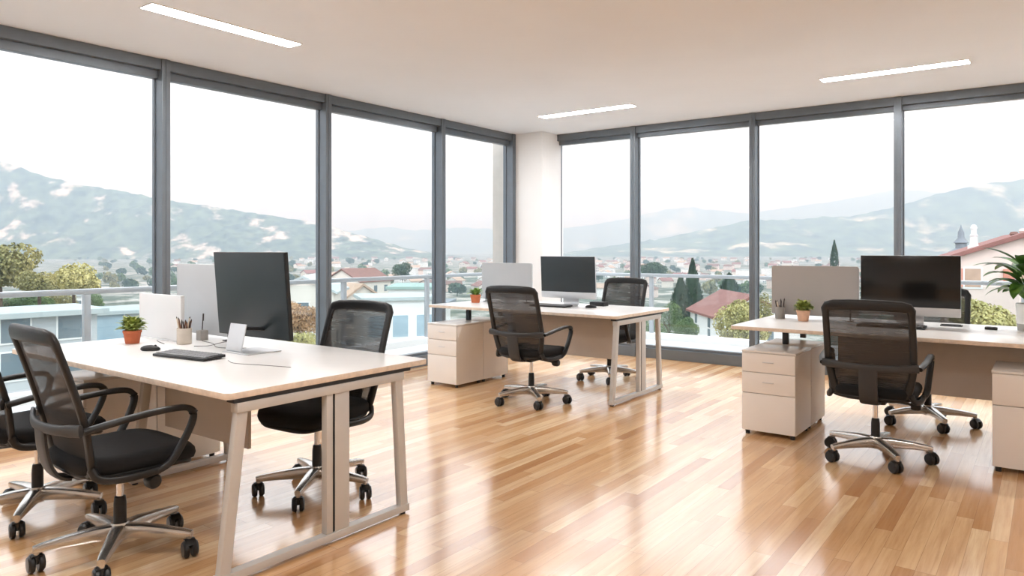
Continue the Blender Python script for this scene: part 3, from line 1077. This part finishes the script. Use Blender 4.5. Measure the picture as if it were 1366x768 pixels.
def tray(label, loc, w, d, h, rz=0.0):
    b = thing('desk_box', label, 'box', loc, rz)
    MB().box(-w / 2, w / 2, -d / 2, d / 2, 0, h, 0.004).build('case', 'black_plastic', b)
    MB().box(-w / 2 + 0.008, w / 2 - 0.008, -d / 2 + 0.008, d / 2 - 0.008, h, h + 0.002, 0.0008).build('lid', 'grey_plastic', b)
    return b


tray('low black box behind the pale-chinned monitor by the corner pier', (-3.60, 6.30, DZ), 0.16, 0.10, 0.04)

# desk with the large plant
divider('taupe upright divider behind the peach flowerpot', -1.52, 6.12, 0.785, 1.183, 0.665, 'divider_taupe')
imac('wide black monitor with pale chin beside the taupe divider', -0.835, 6.04, 0.655, 0.828, 0.892, 1.272, 'screen_black')
keyboard('dark keyboard under the wide black monitor', (-0.92, 5.83, DZ), 0, 0.44)
ph = thing('notepad', 'thin black pad lying right of the wide black monitor', 'pad', (-0.58, 6.20, DZ), 0.05)
MB().box(-0.07, 0.07, -0.05, 0.05, 0, 0.008, 0.002).build('cover', 'black_plastic', ph)
MB().box(-0.06, 0.06, -0.042, 0.042, 0.008, 0.0095, 0.0005).build('face', 'screen_black', ph)
tray('small black box on the open desk beside the large leafy plant', (-0.33, 6.08, DZ), 0.075, 0.05, 0.018)

# ------------------------------------------------------------------ the valley outside
GZ = -22.0
land_mat('valley_ground', (66, 78, 64), (118, 120, 106), (176, 170, 162), 0.05, 0.06, 0.50, 0.60)
land_mat('wooded_hill', (20, 36, 34), (104, 118, 92), (206, 190, 176), 0.034, 0.0125, 0.555, 0.645)
land_mat('far_hill', (30, 50, 44), (92, 110, 86), (196, 190, 160), 0.008, 0.0026, 0.56, 0.70)
land_mat('mid_hill', (22, 42, 36), (100, 118, 88), (206, 196, 172), 0.018, 0.0065, 0.56, 0.68)
mat('house_wall', (218, 210, 200), 0.85, var=0.04, scale=0.5)
mat('house_wall_white', (226, 226, 224), 0.8, var=0.03, scale=0.5)
mat('house_wall_pink', (220, 200, 190), 0.85, var=0.04, scale=0.5)
mat('house_wall_grey', (180, 184, 186), 0.8, var=0.04, scale=0.5)
mat('roof_red', (138, 94, 86), 0.85, var=0.14, scale=2.0)
mat('roof_brown', (124, 92, 82), 0.85, var=0.14, scale=2.0)
mat('roof_tan', (178, 152, 132), 0.85, var=0.12, scale=2.0)
mat('roof_pale', (172, 180, 180), 0.7, var=0.04, scale=0.4)
mat('roof_mint', (142, 166, 158), 0.7, var=0.04, scale=0.4)
mat('roof_slate', (124, 130, 136), 0.7, var=0.06, scale=1)
mat('window_dark', (104, 118, 126), 0.2, var=0.1, scale=1, ior=1.6)
mat('window_blue', (150, 172, 184), 0.15, var=0.08, scale=1, ior=1.6)
mat('shutter', (196, 132, 112), 0.8, var=0.1, scale=2)
mat('bark', (88, 72, 58), 0.95, var=0.2, scale=4)
leaf_mat('cypress_leaf', (34, 54, 40), (62, 84, 58), 0.8, 0.8)
leaf_mat('olive_leaf', (98, 104, 66), (168, 158, 104), 0.5, 0.8)
leaf_mat('autumn_leaf', (150, 116, 84), (206, 168, 128), 0.6, 0.8)
leaf_mat('yellow_leaf', (146, 142, 88), (204, 194, 134), 0.6, 0.8)
leaf_mat('green_leaf', (62, 88, 54), (120, 140, 86), 0.6, 0.8)
leaf_mat('dark_leaf', (44, 66, 50), (84, 104, 74), 0.6, 0.8)


def hill(name, m, ridge, D, front, back, rough, seed, step=24):
    """a long hill: its crest follows the silhouette, its slopes fall to the valley floor in front and behind"""
    pts = []
    for (xa, ya), (xb, yb) in zip(ridge, ridge[1:]):
        n = max(1, int(abs(xb - xa) / step))
        for k in range(n):
            f = k / n
            pts.append((xa + (xb - xa) * f, ya + (yb - ya) * f))
    pts.append(ridge[-1])
    fine = []
    for (xa, ya), (xb, yb) in zip(pts, pts[1:]):
        for k in range(6):
            fine.append((xa + (xb - xa) * k / 6, ya + (yb - ya) * k / 6))
    NF, NB = 34, 8
    rows = []
    for px, py in fine:
        h = z_of(py, D) - GZ
        row = []
        for j in range(NF + NB + 1):
            if j <= NF:
                f = j / NF
                d = D * (front + (1 - front) * f)
                s = f ** 1.15
            else:
                f = (j - NF) / NB
                d = D * (1 + (back - 1) * f)
                s = 1 - f
            p = FW * d + RT * ((px - CX) / FPX * D)
            q = Vector((p.x / (D * 0.10), p.y / (D * 0.10), seed))
            nz = mnoise.fractal(q, 0.9, 2.1, 6)
            nf = mnoise.fractal(q * 9.0, 0.8, 2.1, 3)
            env = math.sin(PI * min(1, s)) if j != NF else 0.0
            z = GZ + h * s + h * 0.22 * nz * env * rough + D * 0.0019 * nf * min(1, s * 3)
            row.append((p.x, p.y, max(z, GZ - 3)))
        rows.append(row)
    mb = MB()
    mb.grid(rows)
    return struct(mb, name, m, smooth=True)


g = MB()
rows = []
for i in range(61):
    r = -60 + 300 * i * (1 + i * 0.02)
    rows.append([(FW * r + RT * s + Vector((0, 0, GZ + 1.2 * mnoise.noise(Vector((r * 0.004, s * 0.004, 3)))))) for s in [(-9000 + 18000 * j / 60) for j in range(61)]])
g.grid(rows)
struct(g, 'ground', 'valley_ground', smooth=True)

hill('hill', 'wooded_hill', [(-700, 120), (-350, 160), (-120, 190), (0, 214), (60, 235), (110, 247), (160, 254), (208, 264), (290, 277), (340, 284), (427, 298), (480, 313), (540, 331), (620, 346)], 1900, 0.86, 1.3, 0.75, 1.0)
hill('hill', 'far_hill', [(300, 330), (440, 311), (510, 303), (560, 307), (620, 303), (680, 308), (748, 304), (790, 300), (840, 291), (890, 279), (924, 276), (960, 281), (1000, 285), (1060, 275), (1107, 269), (1150, 262), (1188, 254), (1214, 253), (1257, 257), (1320, 262), (1420, 262), (1600, 300)], 5600, 0.85, 1.3, 0.9, 2.0)
hill('hill', 'mid_hill', [(640, 346), (700, 342), (755, 338), (800, 330), (840, 324), (880, 319), (912, 312), (950, 304), (999, 294), (1050, 293), (1099, 289), (1134, 289), (1198, 275), (1257, 257), (1290, 249), (1321, 243), (1345, 243), (1366, 238), (1450, 225), (1560, 215), (1800, 200), (2200, 180)], 2700, 0.82, 1.4, 0.9, 3.0)


# ---- houses
def house(name, label, px, depth, w, d, z_eave, rise, yaw, wall, roof, cols, flat=False, chimneys=0, group=None, zrows=None, win='window_dark', over=0.35, wsize=(1.0, 1.3), side=True, shutters=False):
    """walls, gabled or flat roof, windows; the front (-y, a gable end if the roof is pitched) is turned to yaw"""
    p = at_depth(px, depth, GZ)
    view = math.atan2(-p.x, p.y)            # facade squarely towards the viewer, then turned by yaw
    hN = thing(name, label, 'house', p, view + yaw, group)
    H = z_eave - GZ
    b = MB()
    if flat:
        b.box(-w / 2, w / 2, -d / 2, d / 2, -2, H)
        b.build('walls', wall, hN, smooth=False)
        r_ = MB()
        r_.box(-w / 2 - over, w / 2 + over, -d / 2 - over, d / 2 + over, H, H + rise, 0.03)
        r_.build('roof', roof, hN, smooth=False)
    else:
        M = Matrix(((1, 0, 0, 0), (0, 0, 1, 0), (0, 1, 0, 0), (0, 0, 0, 1)))
        b.prism([(-w / 2, -2), (w / 2, -2), (w / 2, H), (0, H + rise), (-w / 2, H)], -d / 2, d / 2, M=M)
        b.build('walls', wall, hN, smooth=False)
        k = rise / (w / 2)
        r_ = MB()
        th = 0.22
        r_.prism([(-w / 2 - over, H - over * k + 0.02), (0, H + rise + 0.02), (w / 2 + over, H - over * k + 0.02), (w / 2 + over, H - over * k + th), (0, H + rise + th + 0.05), (-w / 2 - over, H - over * k + th)],
                 -d / 2 - over, d / 2 + over, M=M)
        r_.build('roof', roof, hN, smooth=False)
    ww, wh = wsize
    zr = zrows or [H - 2.2, H - 5.0]
    for z in zr:
        for k_ in range(cols):
            x = -w / 2 + w * (k_ + 0.5) / cols
            f = MB()
            f.box(x - ww / 2 - 0.08, x + ww / 2 + 0.08, -d / 2 - 0.05, -d / 2 + 0.05, z - 0.08, z + wh + 0.08)
            fo = f.build('window', 'house_wall_white', hN, smooth=False)
            MB().box(x - ww / 2, x + ww / 2, -d / 2 - 0.06, -d / 2 + 0.02, z, z + wh).build('pane', win, fo, smooth=False)
            if shutters:
                MB().box(x - ww / 2 - 0.55, x - ww / 2 - 0.08, -d / 2 - 0.10, -d / 2 - 0.002, z, z + wh).build('shutter', 'shutter', fo, smooth=False)
    if side and not flat:
        n2 = max(1, int(d / 3))
        for sx in (-1, 1):
            for z in zr:
                for k_ in range(n2):
                    y = -d / 2 + d * (k_ + 0.5) / n2
                    MB().box(sx * w / 2 - 0.05, sx * w / 2 + 0.05, y - ww / 2, y + ww / 2, z, z + wh).build('window', win, hN, smooth=False)
    for k_ in range(chimneys):
        cx_, cy_ = -w * 0.22 + 0.3 * k_, -d * 0.12 + d * 0.3 * k_
        cz = H + rise * (1 - abs(cx_) / (w / 2))
        c_ = MB()
        c_.box(cx_ - 0.3, cx_ + 0.3, cy_ - 0.3, cy_ + 0.3, cz - 0.3, cz + 1.3)
        c_.box(cx_ - 0.38, cx_ + 0.38, cy_ - 0.38, cy_ + 0.38, cz + 1.3, cz + 1.45)
        c_.build('chimney', wall, hN, smooth=False)
    return hN


# house with the big red-brown roof below the cypresses
house('villa', 'white house with a long dusty red roof below the tall cypresses', 982, 66, 6.2, 8.0, z_of(417, 66), 1.65, math.radians(19), 'house_wall_white', 'roof_red', 2, wsize=(0.6, 1.0), zrows=[z_of(433, 66) - GZ, z_of(450, 66) - GZ])
# gabled house on the right, partly behind the leafy plant
hF = house('villa', 'large pinkish gabled house behind the large leafy plant', 1352, 40, 6.6, 9.0, z_of(346, 40), 1.15, math.radians(6), 'house_wall_pink', 'roof_red', 3, wsize=(0.7, 0.95),
           zrows=[z_of(372, 40) - GZ - 0.3, z_of(372, 40) - GZ - 3.2], win='roof_tan', shutters=True, over=0.30)


def stack_on(parent, x, y, z0, prof, m, name='chimney'):
    MB().lathe(prof, (x, y, z0), seg=16).build(name, m, parent)


hz = z_of(346, 40) - GZ
stack_on(hF, -2.0, -2.2, hz + 0.2, [(0, 0), (0.32, 0), (0.28, 0.55), (0.20, 0.6), (0.16, 1.05), (0.20, 1.1), (0.13, 1.2), (0.13, 1.4), (0.17, 1.5), (0.10, 1.66), (0, 1.7)], 'house_wall_white')
stack_on(hF, -0.25, -2.6, hz + 0.95, [(0, 0), (0.16, 0), (0.15, 0.35), (0.21, 0.4), (0.16, 0.52), (0, 0.55)], 'roof_brown')
stack_on(hF, 0.12, -2.6, hz + 0.95, [(0, 0), (0.14, 0), (0.13, 0.5), (0.18, 0.55), (0.12, 0.68), (0, 0.7)], 'house_wall_pink')
spire = thing('bell_tower', 'small dark ornamental turret rising left of the pinkish gabled house', 'tower', at_depth(1282, 52, GZ))
tz = z_of(345, 52) - GZ
MB().lathe([(0, -2), (1.0, -2), (1.0, tz - 0.4), (0, tz - 0.4)], seg=8).build('shaft', 'house_wall_grey', spire)
MB().lathe([(0, tz - 0.4), (1.05, tz - 0.4), (0.8, tz + 0.5), (0.36, tz + 0.75), (0.36, tz + 1.1), (0.48, tz + 1.15), (0.22, tz + 1.5), (0.2, tz + 1.9), (0.08, tz + 2.2), (0, tz + 2.5)], seg=14).build('roof', 'roof_slate', spire)

# pale modern buildings beyond the left railing
house('apartment_block', 'white modern block with wide blue windows below the railing, behind the far mesh chair', 527, 62, 5.9, 5.5, z_of(398, 62), 0.3, math.radians(9), 'house_wall_white', 'roof_pale', 3, flat=True,
      wsize=(1.25, 1.75), zrows=[z_of(444, 62) - GZ, z_of(484, 62) - GZ], win='window_blue', over=0.25)
house('apartment_block', 'wide hall with a pale mint flat roof left of the corner pier', 553, 112, 6.4, 12, z_of(383, 112), 0.4, math.radians(-6), 'house_wall_white', 'roof_mint', 4, flat=True, wsize=(0.9, 1.0), zrows=[z_of(396, 112) - GZ], win='window_dark')
house('apartment_block', 'narrow white annexe with a slate slab roof right of the white modern block', 574, 78, 3.6, 5, z_of(404, 78), 0.3, math.radians(-10), 'house_wall_white', 'roof_slate', 2, flat=True, wsize=(0.8, 1.0), zrows=[z_of(424, 78) - GZ], win='window_dark', over=0.6)
house('villa', 'cream house with a tan pitched roof left of the white modern block', 458, 82, 6.5, 7, z_of(402, 82), 1.9, math.radians(35), 'house_wall', 'roof_tan', 2, chimneys=1)
house('villa', 'cream house with a brown pitched roof left of the mint flat roof', 478, 150, 9, 10, z_of(374, 150), 2.3, math.radians(-40), 'house_wall', 'roof_brown', 2, chimneys=1)
house('apartment_block', 'pale flat-roofed block with a picture window below the railing at the left photo edge', 4, 36, 7.2, 4.0, z_of(421, 36), 0.28, math.radians(14), 'house_wall_grey', 'roof_pale', 3, flat=True, wsize=(1.2, 1.3),
      zrows=[z_of(452, 36) - GZ, z_of(500, 36) - GZ], over=0.45)
house('apartment_block', 'grey-white block below the railing behind the terracotta pot', 172, 58, 7.4, 5, z_of(415, 58), 0.3, math.radians(12), 'house_wall_grey', 'roof_pale', 2, flat=True, wsize=(1.9, 2.6), zrows=[z_of(455, 58) - GZ], win='window_blue')
house('apartment_block', 'far pale block with a white flat roof beside the olive trees', 30, 120, 16, 14, z_of(395, 120), 0.5, 0.2, 'house_wall_white', 'roof_pale', 4, flat=True, wsize=(1.6, 1.5))
house('apartment_block', 'pale house face directly right of the all-dark monitor', 415, 70, 5.5, 8, z_of(387, 70), 1.3, math.radians(-10), 'house_wall', 'roof_pale', 1)
house('villa', 'long grey-roofed house low behind the grey divider', 375, 112, 7, 8, z_of(382, 112), 0.3, math.radians(10), 'house_wall_grey', 'roof_slate', 2, flat=True, win='window_blue', wsize=(2.0, 2.4))

# the town further off: simple houses in three colourings, many copies
def town_house(name, wall, roof, label, flat=False):
    b = MB()
    if flat:
        b.box(-5, 5, -4, 4, 0, 7.0, m=wall)
        b.box(-5.2, 5.2, -4.2, 4.2, 7.0, 7.5, m=roof)
    else:
        M = Matrix(((1, 0, 0, 0), (0, 0, 1, 0), (0, 1, 0, 0), (0, 0, 0, 1)))
        b.prism([(-4, 0), (4, 0), (4, 6), (0, 8.0), (-4, 6)], -5, 5, wall, M=M)
        b.prism([(-4.5, 5.85), (0, 8.1), (4.5, 5.85), (4.5, 6.15), (0, 8.5), (-4.5, 6.15)], -5.4, 5.4, roof, M=M)
    for x in (-2.2, 0, 2.2):
        for z in (1.4, 4.0):
            b.box(x - 0.5, x + 0.5, -4.06 if flat else -5.06, -3.9 if flat else -4.9, z, z + 1.4, m='window_dark')
    o = b.build(name, None, None, smooth=False)
    return tag(o, label, 'house', 'houses of the distant town')


protos = [town_house('town_house', 'house_wall', 'roof_red', 'small far cream house with a reddish pitched roof in the hazy valley town'),
          town_house('town_house', 'house_wall_white', 'roof_tan', 'small far white house with a tan pitched roof in the hazy valley town'),
          town_house('town_house', 'house_wall_pink', 'roof_brown', 'small far pinkish house with a brown pitched roof in the hazy valley town'),
          town_house('town_house', 'house_wall_white', 'roof_pale', 'small far white flat-roofed block in the hazy valley town', True)]
used = set()
R = random.Random(11)
spots = []
def near_fixed(px, depth):
    return False
NH = 298
tries = 0
while len(spots) < NH and tries < 20000:
    tries += 1
    px = R.uniform(230, 690) if R.random() < 0.45 else R.uniform(745, 1300)
    py = 346.5 + 50 * R.random() ** 1.6
    if 690 < px < 745:
        continue
    depth = FPX * (CAMH - GZ) / (py - CY)
    p = at_depth(px, depth)
    if any((p - q).length < 15 for q in spots):
        continue
    if depth < 420 and (px < 380 or 900 < px < 1010 or px > 1180):
        continue
    spots.append(p)
for i, p in enumerate(spots):
    k = R.choice((0, 0, 1, 1, 2, 3))
    o = protos[k]
    if k in used:
        o = o.copy()
        COL.objects.link(o)
    used.add(k)
    s = R.uniform(0.7, 1.05)
    o.location = (p.x, p.y, GZ - 0.8)
    o.rotation_euler = (0, 0, R.uniform(0, 2 * PI))
    o.scale = (s, s * R.uniform(0.9, 1.3), s)


# ---- trees
def crown_bm(mb, c, rx, rz, n, R, size, lumps=7, up_bias=0.0):
    """leaf sprays over a few overlapping rounded masses"""
    c = Vector(c)
    cs = []
    for k in range(lumps):
        q = R.uniform(0, 2 * PI)
        e = R.uniform(-0.6, 0.75)
        rr = 0.55 * math.sqrt(max(0, 1 - e * e))
        cs.append((c + Vector((rx * rr * math.cos(q), rx * rr * math.sin(q), rz * 0.55 * e)), R.uniform(0.45, 0.68)))
    cs.append((c, 0.72))
    for k in range(n):
        cc, s = R.choice(cs)
        v = Vector((R.gauss(0, 1), R.gauss(0, 1), R.gauss(0, 1))).normalized()
        rad = s * R.uniform(0.72, 1.03)
        p = cc + Vector((v.x * rx * rad, v.y * rx * rad, v.z * rz * rad))
        a = Vector((R.gauss(0, 1), R.gauss(0, 1), R.gauss(0, 1)))
        t1 = (v.cross(a)).normalized()
        t2 = (v * 0.75 + a.normalized() * 0.7).cross(t1).normalized()
        s1, s2 = size * R.uniform(0.6, 1.3), size * R.uniform(0.35, 0.8)
        q = [p - t1 * s1, p - t2 * s2, p + t1 * s1, p + t2 * s2 + v * size * 0.2]
        mb.bm.faces.new([mb.bm.verts.new(w) for w in q])


def tree(name, label, px, depth, zc, rx, rz, leaf_m, seed, n=1800, size=0.3, cat='tree', group=None):
    R = random.Random(seed)
    t_ = thing(name, label, cat, at_depth(px, depth, GZ), 0, group)
    h = zc - GZ
    tk = MB()
    tk.sweep(bez([(0, 0, -1), (0.1, 0, h * 0.4), (-0.1, 0.1, h * 0.75), (0, 0, h + rz * 0.3)], 4), 0.28, 0.28, n=8, sq=2, scales=[1.3 - 1.0 * k / 12 for k in range(13)])
    for k in range(5):
        q = R.uniform(0, 2 * PI)
        tk.sweep([(0, 0, h - rz * 0.6), (rx * 0.5 * math.cos(q), rx * 0.5 * math.sin(q), h + rz * R.uniform(-0.2, 0.4))], 0.10, 0.10, n=6, sq=2, scales=[1, 0.3])
    tk.build('trunk', 'bark', t_)
    cr = MB()
    crown_bm(cr, (0, 0, h), rx, rz, n, R, size)
    cr.build('crown', leaf_m, t_, smooth=False, recalc=False)
    return t_


def cypress(label, px, depth, z_top, z_bot, r, seed, group=None):
    R = random.Random(seed)
    t_ = thing('cypress', label, 'tree', at_depth(px, depth, GZ), 0, group)
    zt, zb = z_top - GZ, max(z_bot - GZ, 1.0)
    MB().sweep([(0, 0, -1), (0, 0, zb + 2)], 0.2, 0.2, n=8, sq=2).build('trunk', 'bark', t_)
    cr = MB()
    L = zt - zb
    n = int(900 + 60 * L)
    for k in range(n):
        f = R.random() ** 0.9
        rr = r * (math.sin(PI * min(1, 0.12 + 0.5 * f * 1.1)) if f < 0.45 else 1.0 - ((f - 0.45) / 0.55) ** 1.35) * R.uniform(0.7, 1.05)
        q = R.uniform(0, 2 * PI)
        p = Vector((rr * math.cos(q), rr * math.sin(q), zb + L * f))
        s1 = r * R.uniform(0.15, 0.34)
        tn = Vector((-math.sin(q), math.cos(q), R.uniform(-0.3, 0.3))) * s1 * 0.5
        u = Vector((math.cos(q) * 0.35, math.sin(q) * 0.35, 1.0)) * s1
        cr.bm.faces.new([cr.bm.verts.new(w) for w in (p - tn, p - u * 0.4, p + tn, p + u)])
    cr.build('crown', 'cypress_leaf', t_, smooth=False, recalc=False)
    return t_


def bush_tree(label, px, py_mid, rpx, rypx, depth, leaf_m, seed, n=1800, size=None, name='broadleaf_tree', group=None):
    rx = rpx * depth / FPX
    rz = rypx * depth / FPX
    return tree(name, label, px, depth, z_of(py_mid, depth), rx, rz, leaf_m, seed, int(n * 2.2), size or rx * 0.058, 'tree', group)


bush_tree('olive-green tree with a rusty top at the left photo edge', 0, 355, 46, 30, 52, 'olive_leaf', 1, 3000)
bush_tree('rounded yellow-green tree just above the railing near the left photo edge', 98, 372, 34, 24, 60, 'yellow_leaf', 2, 2600)
bush_tree('low yellow-green tree between the olive tree and the rounded yellow-green tree', 52, 380, 26, 20, 50, 'olive_leaf', 3, 2200)
bush_tree('orange-tinged autumn tree right of the all-dark monitor', 398, 426, 26, 26, 42, 'autumn_leaf', 4, 2400)
bush_tree('yellow-green tree below the orange-tinged autumn tree', 400, 462, 30, 26, 38, 'yellow_leaf', 5, 2000)
bush_tree('big yellow-green tree in front of the house with the dusty red roof', 985, 436, 34, 40, 46, 'yellow_leaf', 6, 3600)
bush_tree('pale yellow-green tree below the pinkish gabled house', 1308, 432, 44, 36, 30, 'yellow_leaf', 7, 3600)
bush_tree('rounded dark green tree below the tall cypresses', 916, 437, 16, 16, 50, 'green_leaf', 8, 2600)
bush_tree('low green shrub tree right of the rounded dark green tree', 927, 456, 18, 10, 46, 'green_leaf', 9, 1500)
bush_tree('hazy green tree left of the tall cypresses', 893, 428, 16, 26, 70, 'green_leaf', 10, 1800)
bush_tree('dark round tree rising above the railing beyond the white modern block', 537, 361, 14, 14, 230, 'dark_leaf', 12, 1400)
bush_tree('dark green tree behind the low white board', 128, 405, 14, 16, 80, 'green_leaf', 13, 1500)
bush_tree('dark green tree over the mint flat roof', 868, 360, 20, 12, 260, 'dark_leaf', 14, 1400)
bush_tree('green tree under the railing seen below the wide black monitor desk', 870, 455, 22, 30, 60, 'green_leaf', 15, 1800)
bush_tree('pale tree behind the peach flowerpot and the mullion', 1015, 430, 24, 40, 52, 'olive_leaf', 16, 2400)
bush_tree('dark green tree in the gap under the handrail at the left photo edge', 32, 406, 30, 12, 58, 'green_leaf', 17, 1500)
bush_tree('olive tree under the handrail left of the first railing post', 78, 402, 20, 15, 68, 'olive_leaf', 18, 1500)
cypress('tallest cypress in front of the hazy town, beyond the back railing', 924, 78, z_of(347, 78), z_of(450, 78), 1.15, 31)
cypress('broad cypress left of the tallest one', 908, 84, z_of(370, 84), z_of(450, 84), 1.4, 32)
cypress('short cypress right of the tallest one', 930, 74, z_of(374, 74), z_of(450, 74), 0.8, 33)
cypress('dark cypress beside the red roof ridge', 973, 105, z_of(366, 105), z_of(400, 105), 1.3, 34)
cypress('lone dark cypress standing over the town above the taupe divider', 1113, 150, z_of(321, 150), z_of(372, 150), 0.95, 35)

# trees of the valley, many copies of three crowns
tp = []
for k, (lm_, lab) in enumerate((('dark_leaf', 'far rounded dark green tree among the hazy town houses'), ('green_leaf', 'far rounded mid green tree among the hazy town houses'), ('olive_leaf', 'far rounded olive tree among the hazy town houses'))):
    R = random.Random(50 + k)
    b = MB()
    crown_bm(b, (0, 0, 5.5), 5.0, 4.2, 420, R, 1.1)
    b.sweep([(0, 0, -1), (0, 0, 5)], 0.35, 0.35, n=6, sq=2)
    o = b.build('valley_tree', lm_, None, smooth=False, recalc=False)
    tag(o, lab, 'tree', 'trees of the distant town')
    tp.append(o)
R = random.Random(77)
n = 0
used = set()
tspots = []
while n < 290:
    px = R.uniform(100, 690) if R.random() < 0.5 else R.uniform(745, 1366)
    py = 345.5 + 52 * R.random() ** 1.6
    depth = FPX * (CAMH - GZ) / (py - CY)
    if 690 < px < 745 or (depth < 330 and (900 < px < 1010 or px > 1200)):
        continue
    p = at_depth(px, depth)
    if any((p - q).length < 12.5 for q in spots) or any((p - q).length < 9.5 for q in tspots):
        continue
    tspots.append(p)
    k = R.choice((0, 0, 1, 1, 2))
    o = tp[k]
    if k in used:
        o = o.copy()
        COL.objects.link(o)
    used.add(k)
    s = R.uniform(0.45, 0.85)
    o.location = (p.x, p.y, GZ - 0.5)
    o.rotation_euler = (0, 0, R.uniform(0, 6.28))
    o.scale = (s, s, s * R.uniform(0.9, 1.4))
    n += 1

# ---- valley haze: thin, even, from the foot of the building to beyond the hills
HAZE = 0.00056
hm = bpy.data.materials.new('valley_haze')
t = NT(hm)
vs = t.n('ShaderNodeVolumeScatter')
vs.inputs['Color'].default_value = (0.62, 0.83, 1.0, 1)
vs.inputs['Density'].default_value = HAZE
vs.inputs['Anisotropy'].default_value = 0.0
t.l(vs.outputs[0], t.out.inputs['Volume'])
MATS['haze'] = hm
hb = MB().prism([(-14000, -9000), (-9.5, -9000), (-9.5, 12.5), (9000, 12.5), (9000, 14000), (-14000, 14000)], GZ - 30, 440)
ho = hb.build('haze', 'haze', None, smooth=False)
tag(ho, 'thin pale blue haze filling the valley beyond the balcony', 'haze', None, 'stuff')

# ------------------------------------------------------------------ light
SKY_H, SKY_M, SKY_U, SKY_Z = 0.72, 0.86, 1.55, 1.25
w = bpy.data.worlds.new('World')
scene.world = w
w.use_nodes = True
nt_ = w.node_tree
nt_.nodes.clear()
tc = nt_.nodes.new('ShaderNodeTexCoord')
sp = nt_.nodes.new('ShaderNodeSeparateXYZ')
nt_.links.new(tc.outputs['Generated'], sp.inputs[0])
rp = nt_.nodes.new('ShaderNodeValToRGB')
el = rp.color_ramp.elements
while len(el) < 4:
    el.new(0.5)
for e_, (ps, k) in zip(el, ((0.0, SKY_H), (0.15, SKY_M), (0.38, SKY_U), (0.95, SKY_Z))):
    e_.position = ps
    e_.color = (k * (0.97 - 0.09 * ps), k * (0.985 - 0.02 * ps), k * (1.02 + 0.08 * ps), 1)
nt_.links.new(sp.outputs[2], rp.inputs[0])
mp = nt_.nodes.new('ShaderNodeMapping')
mp.inputs['Scale'].default_value = (2.0, 2.0, 7.0)
nt_.links.new(tc.outputs['Generated'], mp.inputs[0])
nz = nt_.nodes.new('ShaderNodeTexNoise')
nz.inputs['Scale'].default_value = 1.6
nz.inputs['Detail'].default_value = 5
nt_.links.new(mp.outputs[0], nz.inputs['Vector'])
cr_ = nt_.nodes.new('ShaderNodeValToRGB')
cr_.color_ramp.elements[0].position, cr_.color_ramp.elements[0].color = 0.3, (0.90, 0.93, 0.96, 1)
cr_.color_ramp.elements[1].position, cr_.color_ramp.elements[1].color = 0.65, (1.04, 1.04, 1.03, 1)
nt_.links.new(nz.outputs[0], cr_.inputs[0])
mu = nt_.nodes.new('ShaderNodeMix')
mu.data_type = 'RGBA'
mu.blend_type = 'MULTIPLY'
mu.inputs[0].default_value = 1.0
nt_.links.new(rp.outputs[0], mu.inputs[6])
nt_.links.new(cr_.outputs[0], mu.inputs[7])
bg = nt_.nodes.new('ShaderNodeBackground')
bg.inputs['Strength'].default_value = 1.0
nt_.links.new(mu.outputs[2], bg.inputs[0])
wo = nt_.nodes.new('ShaderNodeOutputWorld')
nt_.links.new(bg.outputs[0], wo.inputs[0])

sun = bpy.data.lights.new('sun', 'SUN')
sun.energy = 0.4
sun.angle = math.radians(3)
sun.color = (1.0, 0.95, 0.88)
so = bpy.data.objects.new('sun', sun)
COL.objects.link(so)
so.rotation_euler = Vector((-0.55, 0.45, -0.72)).to_track_quat('-Z', 'Y').to_euler()

# daylight portals in the two glass walls (they only guide sampling of the sky)
for loc, rot, sx, sy in (((XL - 0.16, (YF + YB) / 2, HC / 2), (0, -PI / 2, 0), HC, YB - YF), (((XL + XR) / 2, YB + 0.16, HC / 2), (-PI / 2, 0, 0), XR - XL, HC)):
    l = bpy.data.lights.new('portal', 'AREA')
    l.shape = 'RECTANGLE'
    l.size, l.size_y = sx, sy
    l.cycles.is_portal = True
    o = bpy.data.objects.new('portal', l)
    COL.objects.link(o)
    o.location = loc
    o.rotation_euler = rot

# ------------------------------------------------------------------ camera
cd = bpy.data.cameras.new('camera')
cam = bpy.data.objects.new('camera', cd)
COL.objects.link(cam)
cam.location = (0, 0, CAMH)
cam.rotation_euler = (PI / 2, 0, TH)
cd.sensor_fit = 'HORIZONTAL'
cd.sensor_width = 36.0
cd.lens = 36.0 * FPX / 1366.0
cd.shift_y = -(384.0 - CY) / 1366.0
cd.clip_start = 0.05
cd.clip_end = 40000
scene.camera = cam

scene.view_settings.view_transform = 'Standard'
scene.view_settings.look = 'None'
scene.view_settings.gamma = 1.0
scene.view_settings.use_curve_mapping = False
scene.view_settings.exposure = 1.2
cy = scene.cycles
cy.use_denoising = True
cy.max_bounces = 10
cy.diffuse_bounces = 5
cy.glossy_bounces = 4
cy.transparent_max_bounces = 24
cy.volume_bounces = 0
cy.sample_clamp_indirect = 8.0
cy.caustics_reflective = False
